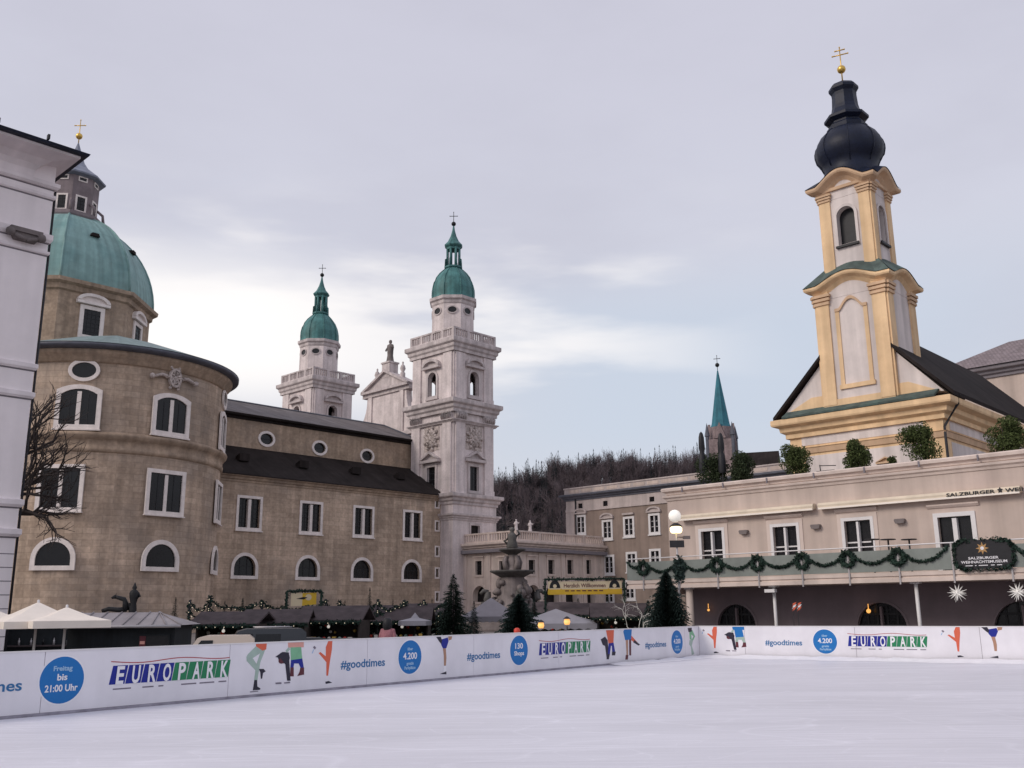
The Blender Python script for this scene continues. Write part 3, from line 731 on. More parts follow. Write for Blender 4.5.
chunk_relief('carved_crest', 'relief', apse, x, y, zcr, AN[1], 2.6, 3.6, 12, 5, .55, back=False, oval=True)
for sgn in (-1,1):
    mb = MB(); mb.tube([(sgn*1.2,-.3,1.9),(sgn*1.9,-.2,2.0),(sgn*3.1,-.2,1.55)], .26, .2, 6); mb.ball((sgn*3.2,-.2,1.6), .36, n=8); part('crest_scroll', mb, M['relief'], apse, (x,y,zcr), AN[1])
zb = apz(AN[1], 170, 448)
band('string_course', [(.0,zb-1.3),(.25,zb-1.2),(.3,zb-.7),(.2,zb-.6),(.2,zb+.2),(.45,zb+.35),(.75,zb+.75),(.8,zb+1.0),(.3,zb+1.25),(.0,zb+1.3)], 'stone2')
band('cornice', [(.0,zA-1.6),(.3,zA-1.5),(.35,zA-.9),(.8,zA-.6),(.95,zA-.2),(.95,zA-.02),(0,zA)], 'stone2')
band('gutter', [(.9,zA-.02),(1.55,zA+.1),(1.8,zA+.3),(1.8,zA+.55),(1.7,zA+.65)], 'lead')
mb = MB(); ztop = zA+6.3
mb.lathe([(AR+1.82,zA+.66),(AR*.5,zA+4.0),(.01,ztop)], 48, (AX,AB_,0), 0, PI, 2*PI, sm=False)
mb.face([(AX-AR-1.8,AB_,zA+.66),(AX,AB_,ztop),(AX,30,ztop),(AX-AR-1.8,30,zA+.66)]); mb.face([(AX,AB_,ztop),(AX+AR+1.8,AB_,zA+.66),(AX+AR+1.8,30,zA+.66),(AX,30,ztop)])
part('apse_roof', mb, M['copper_grey'], apse)

# crossing drum and dome (octagon)
DY = 24.0; o8 = PI/8
def Dz(px, py, r=10): return up(sub_plane(DY-r).sz(px, py)[1])
def octa(mb, prof, c, m=0, sm=False): mb.lathe(prof, 8, c, m, o8, o8+2*PI, sm)
DR = 13.4
zd0 = up(36); zd1 = Dz(112, 297)
mb = MB(); octa(mb, [(DR,zd0-4),(DR,zd1)], (AX,DY,0)); drum = part('drum', mb, M['stone2'], cath)
mb = MB(); octa(mb, [(DR,zd1-1.4),(DR+.4,zd1-1.2),(DR+.5,zd1-.5),(DR+1.2,zd1-.2),(DR+1.3,zd1+.35),(DR,zd1+.4)], (AX,DY,0)); part('cornice', mb, M['stone2'], drum)
ap_r = DR*math.cos(o8)
for k in range(8):
    a = PI/4*k; x = AX+(ap_r+.04)*math.sin(a); y = DY-(ap_r+.04)*math.cos(a); zw = zd1-7.6
    window(drum, x, y, zw, a, 2.5, 4.0, 'rect', .6, .2, .0, bars=(4,6), mats=('trim','glass','bars'))
    pedim('pediment', 'trim', drum, x, y, zw+4.75, a, 5.0, 1.7, .6, curved=True)
zdt = Dz(77, 214, 5)
hd = zdt-zd1-.4; prof = []
for i in range(13):
    t = i/12; ang = t*PI/2*.80
    prof.append(((DR+.35)*math.cos(ang)**.92, zd1+.4+hd*math.sin(ang)/math.sin(PI/2*.80)))
mb = MB(); octa(mb, prof, (AX,DY,0)); dome = part('dome', mb, M['copper'], cath, label='large pale green copper dome')
for k in range(8):
    a = o8+PI/4*k; mb = MB(); mb.tube([(AX+(r+.05)*math.cos(a), DY+(r+.05)*math.sin(a), z) for r, z in prof], .17, n=6); part('dome_rib', mb, M['copper'], dome)
for px, py in ((97.5, 248.5), (138, 269)):
    a = R_(0) if px < 100 else R_(45); i = 6; r, z = prof[i]; rr = r*math.cos(o8)
    mb = MB(); mb.prism([(-.7,0),(.7,0),(.5,.5),(-.5,.5)], LF, -1.5, .5); part('dome_hatch', mb, M['roof_dark'], dome, (AX+rr*math.sin(a), DY-rr*math.cos(a), z), a)
LR = prof[-1][0]; zl = zdt
FDm = sub_plane(DY)
zl1 = up(FDm.sz(77, 183)[1]); zsp = up(FDm.sz(78, 143)[1]); zgb = up(FDm.sz(79.3, 136.3)[1]); zgt = up(FDm.sz(80.8, 120)[1])
mb = MB(); octa(mb, [(LR+.25,zl-.2),(LR+.45,zl+.15),(LR+.45,zl+.7),(LR-.75,zl+.8),(LR-.75,zl1)], (AX,DY,0)); lant = part('lantern', mb, M['lantern_stone'], cath)
for k in range(8):
    a = PI/4*k; rr = (LR-.75)*math.cos(o8)+.02
    x = AX+rr*math.sin(a); y = DY-rr*math.cos(a)
    window(lant, x, y, zl+1.25, a, 1.25, 2.3, 'rect', .28, .12, .0, bars=(2,4)); window(lant, x, y, zl1-1.0, a, 1.1, .5, 'rect', .18, .1, .0, name='upper_window')
    a2 = a+o8; mb = MB(); mb.tube([(AX+(LR+.3)*math.sin(a2),DY-(LR+.3)*math.cos(a2),zl+.7),(AX+(LR+.1)*math.sin(a2),DY-(LR+.1)*math.cos(a2),zl+2.2),(AX+(LR-.8)*math.sin(a2),DY-(LR-.8)*math.cos(a2),zl+2.9)], .26, .22, 6); part('volute', mb, M['lantern_stone'], lant)
mb = MB(); LT = LR-.75; octa(mb, [(LT,zl1-.25),(LT+.9,zl1),(LT+.95,zl1+.25),(LT-.2,zl1+1.1),(LT*.55,zl1+2.3),(LT*.32,zl1+3.6),(.35,zsp-.8),(.1,zsp)], (AX,DY,0)); part('lantern_roof', mb, M['lead_pale'], cath)
finial('finial', cath, AX, DY, zsp-.3, zgb, zgt, .55, bars=1, rot=-ROT_NAVE)

# bell tower, built once with its near corner at the local origin, copied for the far one
TW, TD = 10.6, 12.0
tp = MB(); z0, z1, z2, z3 = -.5, up(22.3), up(39.6), up(52.0)
def four(x0, x1, y0, y1):   # frames of the four faces: (fn, length, rot, centre position)
    return [(lambda s, z, d=0: (s, y0-d, z), x0, x1, 0.0), (lambda s, z, d=0: (x0-d, -s, z), -y1, -y0, -PI/2), (lambda s, z, d=0: (-s, y1+d, z), -x1, -x0, PI), (lambda s, z, d=0: (x1+d, s, z), y0, y1, PI/2)]
zbw, hbw, wbw = up(42.1), 4.7, 2.4
for fn, s0, s1, rot in four(0, TW, 0, TD):
    c = (s0+s1)/2
    tp.wall([(s0,z1),(s1,z1),(s1,z2),(s0,z2)], [shifted(outline('rect', 2.3, 4.6), c, up(23.7))], fn, .5)
    tp.wall([(s0,z2),(s1,z2),(s1,z3),(s0,z3)], [shifted(outline('arch', wbw, hbw), c, zbw)], fn, .9)
for fn, s0, s1, rot in four(-.35, TW+.35, -.35, TD+.35):
    tp.wall([(s0,z0),(s1,z0),(s1,z1),(s0,z1)], [shifted(outline('rect', 2.3, 2.3), (s0+s1)/2, up(14.9))], fn, .5)
tp.face([(0,0,z2-.2),(TW,0,z2-.2),(TW,TD,z2-.2),(0,TD,z2-.2)]); tp.face([(0,0,z3-.1),(TW,0,z3-.1),(TW,TD,z3-.1),(0,TD,z3-.1)])
tower = part('bell_tower', tp, M['marble'], cath)
mb = MB(); mb.box(3.0, TW-3.0, 3.4, TD-3.4, z2-.15, z2+7.5); part('belfry_dark_block', mb, M['bars'], tower)  # solid dark box added inside the belfry to darken its see-through openings
def ft(x, y): return rectpath(0, TW, 0, TD)
cornice('cornice', 'marble_trim', tower, rectpath(-.35,TW+.35,-.35,TD+.35), up(20.9), up(22.9), 1.1)
cornice('string_course', 'marble_trim', tower, rectpath(-.35,TW+.35,-.35,TD+.35), up(18.0), up(19.2), .7)
cornice('cornice', 'marble_trim', tower, rectpath(0,TW,0,TD), up(38.3), up(40.8), 1.1, base=.3)
cornice('string_course', 'marble_trim', tower, rectpath(0,TW,0,TD), up(36.3), up(36.9), .5, base=.3)
cornice('cornice', 'marble_trim', tower, rectpath(0,TW,0,TD), up(50.2), up(52.7), .95, base=.25)
for fn, s0, s1, rot in four(0, TW, 0, TD):
    c = (s0+s1)/2
    for q in (s0+.35, s1-2.75) if True else ():
        for za, zb_, pr in ((up(23.0), up(38.2), .38), (up(40.9), up(50.1), .28)):
            mb = MB(); mb.prism([(q,za),(q+2.4,za),(q+2.4,zb_),(q,zb_)], fn, -.02, pr)
            mb.prism([(q-.1,za),(q+2.5,za),(q+2.5,za+.9),(q-.1,za+.9)], fn, pr+.003, pr+.14)
            part('pilaster', mb, M['marble'], tower)
        mb = MB(); zc = up(36.9)
        for k in range(5): mb.tube([fn(q+.1+k*.55, zc+.1, .5), fn(q+.1+k*.55, zc+.9, .75), fn(q+.1+k*.55+.1, zc+1.3, .55)], .22, .3, 6)
        mb.prism([(q-.2,zc),(q+2.6,zc),(q+2.6,zc+1.35),(q-.2,zc+1.35)], fn, .0, .5); part('capital', mb, M['marble_trim'], tower)
    p = lambda d=0.0: fn(c, 0, d)
    x, y, _ = p()
    window(tower, x, y, zbw, rot, wbw, hbw, 'arch', .45, .22, .3, mats=('marble_trim','glass','bars'), backed=False, sill=.3)
    mb = MB()
    if rot in (PI, PI/2):
        pass
    pedim('pediment', 'marble_trim', tower, x, y, zbw+hbw+.7, rot, 4.9, 1.9, .8, curved=True)
    window(tower, x, y, up(23.7), rot, 2.3, 4.6, 'rect', .5, .22, .4, mats=('marble_trim','glass','bars'), bars=(2,4))
    pedim('pediment', 'marble_trim', tower, x, y, up(29.1), rot, 5.2, 2.2, .9)
    chunk_relief('relief_panel', 'relief', tower, x, y, up(31.4), rot, 4.3, 4.7, 18, 3, .45)
    x2, y2, _ = fn(c, 0, .35); window(tower, x2, y2, up(14.9), rot, 2.3, 2.3, 'rect', .4, .16, .4, mats=('marble_trim','glass','bars'))
balustrade('balustrade', 'marble_trim', tower, rectpath(-.15,TW+.15,-.15,TD+.15), up(52.85), up(54.9), thick=.4, post=3.4)
tc_ = (TW/2, TD/2, 0); zdr = up(61.75)
mb = MB(); mb.lathe([(4.5,z3-.2),(4.45,up(57)),(4.4,zdr)], 8, tc_, 0, o8, o8+2*PI, sm=False); part('tower_drum', mb, M['marble'], tower)
for k in range(8):
    a = PI/4*k; r = 4.42*math.cos(o8)+.03
    window(tower, TW/2+r*math.sin(a), TD/2-r*math.cos(a), up(59.0), a, 1.7, 1.2, 'oval', .25, .14, .0, mats=('marble_trim','glass','bars'), name='oval_window')
mb = MB(); octa(mb, [(4.4,zdr-.9),(4.6,zdr-.6),(4.65,zdr-.1),(5.0,zdr+.15),(5.05,zdr+.75),(4.4,zdr+.9)], tc_); part('drum_cornice', mb, M['marble_trim'], tower)
zq = zdr+.9; prof2 = [(4.45,zq-.3),(4.35,zq+.4),(4.4,zq+1.2),(4.35,zq+2.2),(4.1,zq+3.3),(3.6,zq+4.5),(2.9,zq+5.5),(2.1,zq+6.3),(1.5,zq+6.8)]
mb = MB(); mb.lathe(prof2, 16, tc_, 0, o8, o8+2*PI, sm=True); part('tower_dome', mb, M['copper_dark'], tower)
for k in range(8):
    a = o8+PI/4*k; mb = MB(); mb.tube([(TW/2+(r+.03)*math.cos(a), TD/2+(r+.03)*math.sin(a), z) for r, z in prof2], .11, n=5); part('dome_rib', mb, M['copper_dark'], tower)
zl2 = zq+6.7
mb = MB(); octa(mb, [(1.5,zl2-.1),(1.95,zl2+.15),(1.95,zl2+.5),(1.1,zl2+.55)], tc_)
for k in range(8):
    a = o8+PI/4*k; mb.tube([(TW/2+1.75*math.cos(a), TD/2+1.75*math.sin(a), zl2+.4),(TW/2+1.7*math.cos(a), TD/2+1.7*math.sin(a), zl2+2.0),(TW/2+1.2*math.cos(a), TD/2+1.2*math.sin(a), zl2+2.4)], .17, .13, 6)
    mb.tube([(TW/2+1.3*math.cos(a), TD/2+1.3*math.sin(a), zl2+.3),(TW/2+1.3*math.cos(a), TD/2+1.3*math.sin(a), zl2+4.9)], .26, .24, 6)
octa(mb, [(.1,zl2+4.15),(1.5,zl2+4.2),(1.5,zl2+4.6),(1.85,zl2+4.9),(1.95,zl2+5.15),(1.2,zl2+6.0),(.65,zl2+7.2),(.3,zl2+8.5),(.14,zl2+9.6),(.0,zl2+9.6)], tc_)
part('tower_lantern', mb, M['copper_dark'], tower)
finial('finial', tower, TW/2, TD/2, zl2+9.4, zl2+10.0, zl2+12.6, .48, m='bronze', rot=R_(-46.4))
far = copy_tree(tower, cath); far.location = (-1.0, 44.6, 0)

# west gable between the towers
GX = 7.5; FG = Face(Vector((T0.x,T0.y))+FA.u*GX, ROT_SQ)     # looking back to us; s runs to the right
def g(px, py): s_, z_ = FG.sz(px, py); return s_, up(z_)
gl, gr, gt = g(364, 393), g(410.5, 385), g(387, 377)
zg = (gl[1]+gr[1])/2-.2; cx = (gl[0]+gr[0])/2; hw = (gr[0]-gl[0])/2; pk = zg+3.9
fg = lambda s, z, d=0: (GX-d, -s, z)
body = hw-1.7; zn = up(39)
mb = MB(); pts = [(cx-15.5,up(30)),(cx+15.5,up(30)),(cx+15.5,zn)]
for i in range(9):
    t = i/8; pts.append((cx+body+.4+(9.0)*(1-t)**2.4*.55, zn+(zg-1.0-zn)*t))
pts += [(cx+body,zg-.9),(cx-body,zg-.9)]
for i in range(9):
    t = 1-i/8; pts.append((cx-body-.4-(9.0)*(1-t)**2.4*.55, zn+(zg-1.0-zn)*t))
pts.append((cx-15.5,zn))
mb.prism(pts, fg, -1.5, 0)
gab = part('facade_gable', mb, M['marble'], cath)
mb = MB(); mb.prism([(cx-hw,zg-.9),(cx+hw,zg-.9),(cx+hw,zg),(cx,pk),(cx-hw,zg)], fg, -1.9, .35); mb.prism([(cx-hw+2.2,zg+.25),(cx+hw-2.2,zg+.25),(cx,pk-1.0)], fg, .352, .36, 0)
for a, b in (((cx-hw,zg),(cx,pk)),((cx,pk),(cx+hw,zg)),((cx-hw,zg-.1),(cx+hw,zg-.1))):
    n_ = Vector((a[1]-b[1], b[0]-a[0])).normalized()*.55; q = [a, b, (b[0]-n_.x*0, b[1]+.55), (a[0], a[1]+.55)]
    mb.prism(q, fg, -2.1, .95)
part('gable_pediment', mb, M['marble_trim'], gab)
for s_ in (-1, 1):
    mb = MB(); mb.prism([(cx+s_*(body-.9)-.6,zn-3),(cx+s_*(body-.9)+.6,zn-3),(cx+s_*(body-.9)+.6,zg-.92),(cx+s_*(body-.9)-.6,zg-.92)], fg, -.02, .3); part('pilaster', mb, M['marble'], gab)
    mb = MB(); px_, py_, pz_ = fg(cx+s_*hw*.55, pk-1.0, -.8); mb.lathe([(.55,-.9),(.55,.3),(.3,.5),(.62,1.2),(.45,1.9),(.15,2.2),(.22,2.6),(0,2.9)], 10, (px_,py_,pz_)); part('urn', mb, M['marble_trim'], gab)
mb = MB(); mb.prism([(cx-9,zn-1.3),(cx+9,zn-1.3),(cx+9,zn-.5),(cx-9,zn-.5)], fg, -.02, .5); part('string_course', mb, M['marble_trim'], gab)
mb = MB(); x_, y_, _ = fg(cx, 0, -.8); mb.box(x_-1.2, x_+1.2, y_-1.3, y_+1.3, pk-1.2, pk+2.0); mb.box(x_-1.4, x_+1.4, y_-1.5, y_+1.5, pk+2.0, pk+2.35); part('statue_plinth', mb, M['marble_trim'], gab)
def robed(parent, name, loc, h, m, rot=0.0, arm=True):
    """standing robed stone figure, one body"""
    mb = MB(); k = h/4.0
    mb.lathe([(.75*k,0),(.7*k,.4*k),(.55*k,1.2*k),(.58*k,2.0*k),(.66*k,2.7*k),(.6*k,3.05*k),(.25*k,3.25*k),(.2*k,3.35*k),(.31*k,3.55*k),(.31*k,3.75*k),(.2*k,3.95*k),(0,4.0*k)], 12, (0,0,0), sx=.85, sy=1.0)
    if arm: mb.tube([(0,-.55*k,2.85*k),(-.25*k,-1.0*k,2.4*k),(-.5*k,-1.15*k,2.9*k)], .2*k, .13*k, 6); mb.tube([(0,.55*k,2.85*k),(-.35*k,.75*k,2.2*k),(-.6*k,.4*k,2.0*k)], .2*k, .13*k, 6)
    return part(name, mb, M[m], parent, loc, rot)
robed(gab, 'statue', (x_, y_, pk+2.35), 5.2, 'fountain')
# ---------------------------------------------------------------- white town house at the left edge
hc = at(9, 600, 45); FH = Face((hc.x, hc.y), ROT_NAVE)
house = thing('town_house', 'white stuccoed town house with deep eaves at the left edge of the square', 'house', (hc.x, hc.y, GROUND), ROT_NAVE)
ze = up(FH.sz(54.5, 163.5)[1]); XL = -40.0
mb = MB(); mb.box(XL, 0, 0, 14, -.2, ze); hw_ = part('wall', mb, M['white_wall'], house)
def hz(px, py): return up(FH.sz(px, py)[1])
OV = 2.0
mb = MB(); mb.sweep([(-.02,ze-1.15),(.12,ze-1.1),(.16,ze-.75),(.35,ze-.5),(.7,ze-.25),(OV-.3,ze-.12),(OV-.3,ze+.02),(-.02,ze+.04)], [(XL,0),(-1.2,0),(-1.2,14)], False); part('eaves_soffit', mb, M['white_trim'], house)
mb = MB(); mb.sweep([(OV-.32,ze+.0),(OV,ze+.02),(OV+.05,ze+.13),(OV-.1,ze+.20),(-3,ze+1.7)], [(XL,0),(-1.2,0),(-1.2,14)], False); roof = part('roof', mb, M['slate_blue'], house)
mb = MB()
for i in range(14): mb.box(-1.2-i*2.3, -1.1-i*2.3, -OV+.1, -OV+.3, ze+.3, ze+.55)
tag(part('snow_guard', mb, M['iron'], roof))
def course(name, z, h, out, m='white_trim'):
    mb = MB(); mb.sweep([(-.01,z-h/2-.07),(.012,z-h/2-.07),(.012,z-h/2-.005),(-.01,z-h/2-.005)], [(XL,0),(0,0),(0,14)], False); part('course_joint', mb, M['joint'], hw_)
    mb = MB(); mb.sweep([(-.02,z-h/2),(out*.5,z-h/2),(out,z-h*.2),(out,z+h*.35),(-.02,z+h/2)], [(XL,0),(0,0),(0,14)], False); part(name, mb, M[m], hw_)
for px, py, h, o in ((30,180,.35,.22), (25,190,.25,.12), (18,231,.5,.16), (20,247,.22,.1), (16,364,.35,.13), (15,393,.35,.13), (5,502,.4,.16), (5,532,.4,.18)): course('string_course', hz(px, py), h, o)
z_ = hz(4, 540); k = 0
while z_ > .4:
    z_ -= .62; mb = MB(); mb.sweep([(-.005,z_-.022),(.006,z_-.022),(.006,z_+.022),(-.005,z_+.022)], [(XL,0),(0,0),(0,14)], False); part('plinth_joint', mb, M['joint'], hw_)
mb = MB(); mb.tube([(.16,.25,0),(.16,.25,ze-1.3)], .06, n=8); part('drainpipe', mb, M['iron'], house)  # thin dark tube standing in for the strip of shade along the house corner
s_, z_ = FH.sz(24, 236); chunk = MB(); z_ = up(z_)
chunk.box(-.75,.75,-.4,.02,.05,.28); chunk.prism([(-.5,-.32),(.5,-.32),(.7,.05),(-.7,.05)], LF, 0, .3)
for a in (-.72,.72): chunk.ball((a,-.3,-.02), .23, n=8); chunk.tube([(a,-.2,.0),(a*.5,-.36,-.2),(0,-.36,-.3)], .11, n=6)
part('scroll_bracket', chunk, M['fountain'], hw_, (s_,0,z_))

# ---------------------------------------------------------------- low arcade between cathedral and residence
def W(a, b): return Vector((T0.x,T0.y))+FA.u*a-FA.n*b
FB0 = sub_plane(-.35); ax0 = 2.6
arc = thing('arcade_building', 'low pale arcade building with a balustraded roof beside the cathedral tower', 'arcade building', (T0.x, T0.y, GROUND), ROT_NAVE)
FAL = Face(W(ax0, 0), ROT_SQ); bw = FAL.s(516.5, 560)     # left face, s to the right
FAR_ = Face(W(ax0, -bw), ROT_NAVE); aw = FAR_.s(604, 560)
zt = up(FAR_.sz(516, 541)[1]); zbal = up(FAR_.sz(516, 530)[1])
fl = lambda s, z, d=0: (ax0-d, -s, z)
fr = lambda s, z, d=0: (ax0+s, -bw-d, z)
holesL = []; holesR = []; wl = []
def ar(f, lst, px, py0, py1, w, kind):
    s0, za = f.sz(px, py1); _, zb = f.sz(px, py0); h = zb-za
    lst.append(shifted(outline(kind, w, h), s0, up(za))); wl.append((f, s0, up(za), w, h, kind))
for px in (479, 503): ar(FAL, holesL, px, 561, 575, 1.6, 'rect')
ar(FAL, holesL, 480, 586, 602, 3.4, 'arch'); ar(FAL, holesL, 503, 585, 602, 3.4, 'arch')
for px in (531.5, 551, 570, 588): ar(FAR_, holesR, px, 560, 574, 1.7, 'rect')
for px in (533, 552, 571, 589): ar(FAR_, holesR, px, 585, 603, 3.6, 'arch')
mb = MB(); mb.wall([(0,-.3),(bw,-.3),(bw,zt),(0,zt)], holesL, fl, 1.2); mb.wall([(0,-.3),(aw,-.3),(aw,zt),(0,zt)], holesR, fr, 1.2)
mb.face([(ax0,0,zt),(ax0,-bw,zt),(ax0+aw,-bw,zt),(ax0+aw,0,zt)])
mb.box(ax0+1.3, ax0+aw, -bw+1.3, 0, -.3, zt-.5)
aw_ = part('wall', mb, M['cafe_trim'], arc)
for f, s0, za, w_, h_, k in wl:
    x, y, _ = (fl if f is FAL else fr)(s0, 0); rot = -PI/2 if f is FAL else 0
    window(aw_, x, y, za, rot, w_, h_, k, .35, .15, 1.1 if k == 'arch' else .35, bars=(2,3) if k == 'rect' else (0,0), mats=('cafe_trim','glass','bars'), hood='flat' if k == 'rect' else None, name='window' if k == 'rect' else 'archway')
pth = [(ax0,0),(ax0,-bw),(ax0+aw,-bw)]
cornice('cornice', 'cafe_trim', arc, pth, zt-1.2, zt+.1, 1.0, closed=False)
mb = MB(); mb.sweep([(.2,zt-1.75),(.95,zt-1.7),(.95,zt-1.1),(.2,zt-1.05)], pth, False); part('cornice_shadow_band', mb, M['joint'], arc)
balustrade('balustrade', 'cafe_trim', arc, [(ax0+.1,0),(ax0+.1,-bw+.1),(ax0+aw,-bw+.1)], zt+.15, zbal, closed=False, post=5.5, step=.6)
for f, L_, fn in ((FAL, bw, fl), (FAR_, aw, fr)):
    n = max(2, round(L_/5.6))
    for i in range(n+1):
        s0 = min(max(L_*i/n, .6), L_-.6); mb = MB(); mb.prism([(s0-.5,0),(s0+.5,0),(s0+.5,zt-1.9),(s0-.5,zt-1.9)], fn, -.02, .22); part('pilaster', mb, M['cafe_trim'], aw_)
for px in (516.5, 531):
    s0 = FAR_.s(px, 530) if px > 517 else .2
    robed(arc, 'statue', (ax0+s0, -bw+.2, zbal), 1.9, 'marble', R_(40))

# ---------------------------------------------------------------- the brown residence
ra = ax0+aw-.05
r0 = W(ra, 0); FRs = Face(r0, ROT_SQ)
sl = FRs.s(567, 540); sr = FRs.s(720, 540)+20
o_ = r0+FRs.u*sl
res = thing('residence', 'brown rendered palace wing with white framed windows behind the market', 'palace', (o_.x, o_.y, GROUND), ROT_SQ)
FRs = Face(o_, ROT_SQ)
RL_ = sr-sl; rzt = up(FRs.sz(569, 497)[1]); rza = up(FRs.sz(569, 488.5)[1]); rzb = up(FRs.sz(600, 507)[1])
def rr(px, py): s_, z_ = FRs.sz(px, py); return s_, up(z_)
mb = MB(); holes = []; wl = []
for px, py in ((581,525), (607.5,530), (629,527), (654.5,524)):
    s0, zz = rr(px, py); wl.append((s0, zz-1.45, 1.75, 3.0, 'rect'))
for px, py in ((609,556), (631.5,553), (655,550)):
    s0, zz = rr(px, py); wl.append((s0, zz-3.1, 1.75, 2.9, 'rect'))
for px, py in ((609,594), (630,590)):
    s0, zz = rr(px, py); wl.append((s0, zz-1.4, 1.75, 2.8, 'rect'))
d1 = wl[3][0]-wl[2][0]
for i in range(1, 5): wl.append((wl[3][0]+d1*i, wl[3][1], 1.75, 3.0, 'rect'))
sq = [rr(px, py) for px, py in ((580.5,506), (605.5,503.5), (652,499.5))]
holes = [shifted(outline(k, w_, h_), s0, zz) for s0, zz, w_, h_, k in wl]+[shifted(outline('rect', 1.1, 1.0), s0, zz-.5) for s0, zz in sq]
mb.wall([(0,-.3),(RL_,-.3),(RL_,rzt),(0,rzt)], holes, LF, .35)
mb.face([(0,0,-.3),(0,0,rzt),(0,18,rzt),(0,18,-.3)]); mb.face([(0,0,rzt),(RL_,0,rzt),(RL_,18,rzt),(0,18,rzt)])
rw_ = part('wall', mb, M['resid'], res)
for s0, zz, w_, h_, k in wl:
    wn = window(rw_, s0, 0, zz, 0, w_, h_, k, .42, .12, .22, mull=.2, bars=(0,3), mats=('white_paint','glass','white_paint'), sill=.22)
for i, (s0, zz, w_, h_, k) in enumerate(wl[:4]+wl[10-1:]):
    if i == 2: box_part('window_hood', 'resid_trim', rw_, (s0-1.3, s0+1.3, -.4, 0, zz+h_+.75, zz+h_+1.1))
    else: pedim('window_hood', 'resid_trim', rw_, s0, 0, zz+h_+.6, 0, 3.2, 1.1, .4, curved=True)
for s0, zz in sq: window(rw_, s0, 0, zz-.5, 0, 1.1, 1.0, 'rect', .12, .05, .2, mats=('resid_trim','glass','bars'), name='attic_window')
mb = MB(); hs = [shifted(outline('rect', 1.3, 1.2), s0, zz-.6) for s0, zz in sq]
mb.wall([(0,rzb),(RL_,rzb),(RL_,rzt),(0,rzt)], hs, lambda s, z, d: (s, -.07-d, z), .08); part('frieze', mb, M['resid_trim'], rw_)
mb = MB(); mb.box(-.04, RL_, -.22, 0, rzb-.5, rzb); part('string_course', mb, M['resid_trim'], rw_)
box_part('corner_pilaster', 'resid_trim', rw_, (-.05, 2.1, -.14, .3, 0, rzb-.5))
mb = MB(); mb.tube([(2.6,-.25,0),(2.6,-.25,rzt-.5)], .14, n=8); part('drainpipe', mb, M['iron'], res)
cornice('cornice', 'lead', res, [(0,18),(0,0),(RL_,0)], rzt-.9, rzt+.35, 1.1, closed=False)
mb = MB(); mb.sweep([(.0,rzt+.3),(.25,rzt+.35),(.25,rza-.3),(.4,rza-.25),(.4,rza),(-.6,rza)], [(0,18),(0,0),(RL_,0)], False); att = part('attic_parapet', mb, M['resid_trim'], res)
for i in range(int(RL_/3.2)): box_part('parapet_panel', 'cafe', att, (1.0+i*3.2, 3.6+i*3.2, -.30, -.2, rzt+.65, rza-.5))

# ---------------------------------------------------------------- cafe building with the long balcony
q0 = at(850, 560, 48.5); q0 = Vector((q0.x, q0.y))
FQ = Face(q0, ROT_SQ); cl_ = FQ.s(669, 540); o_ = q0+FQ.u*cl_; FQ = Face(o_, ROT_SQ)
CL = FQ.s(1024, 500)+14
cafe = thing('cafe_building', 'pink beige museum and cafe building with a long glass fronted balcony', 'cafe building', (o_.x, o_.y, GROUND), ROT_SQ)
def cq(px, py, d=0): s_, z_ = FQ.sz(px, py, d); return s_, up(z_)
cz0 = cq(850, 468.7)[1]; zmold = cq(850, 480)[1]; DP = 10.0
BD = 2.3                                                    # balcony depth
zdk = cq(850, 583, BD)[1]; zfas = cq(850, 574, BD)[1]; zrl = cq(850, 548, BD)[1]; zgl = cq(850, 552, BD)[1]
wl = []
for px, pt, pb in ((711.5,531,557), (784.5,526.5,556), (857,520.5,552)):
    s0, zt_ = cq(px, pt); wl.append((s0, zfas+.55, 1.35, zt_-zfas-.55, 'win'))
s0, zt_ = cq(954, 516.5); wl.append((s0, zfas+.06, 1.5, zt_-zfas-.06, 'door'))
wl.append((s0+ (wl[2][0]-wl[1][0])*1.15, wl[1][1], 1.35, wl[1][3], 'win'))
arch = []
for px, w_ in ((722, 2.4), (868, 2.5), (1012, 2.6)):
    s0, zz = cq(px, 602); arch.append((s0, w_))
arch.append((arch[-1][0]+4.8, 2.5))
mb = MB()
mb.wall([(0,zdk),(CL,zdk),(CL,cz0-.25),(0,cz0-.25)], [shifted(outline('rect', w_, h_), s0, zz) for s0, zz, w_, h_, k in wl], LF, .28)
mb.face([(0,0,zdk-.3),(0,0,cz0-.25),(0,DP,cz0-.25),(0,DP,zdk-.3)]); mb.face([(0,0,cz0-.3),(CL,0,cz0-.3),(CL,DP,cz0-.3),(0,DP,cz0-.3)])
cw = part('wall', mb, M['cafe'], cafe)
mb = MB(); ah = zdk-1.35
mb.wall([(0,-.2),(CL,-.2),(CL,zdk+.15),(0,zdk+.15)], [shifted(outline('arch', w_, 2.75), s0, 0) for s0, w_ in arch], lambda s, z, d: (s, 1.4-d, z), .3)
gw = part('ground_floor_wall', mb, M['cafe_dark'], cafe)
for s0, w_ in arch: window(gw, s0, 1.4, 0, 0, w_, 2.75, 'arch', .12, .05, .2, mull=.1, bars=(5,5), mats=('cafe_dark','glass','bars'), name='arched_door')
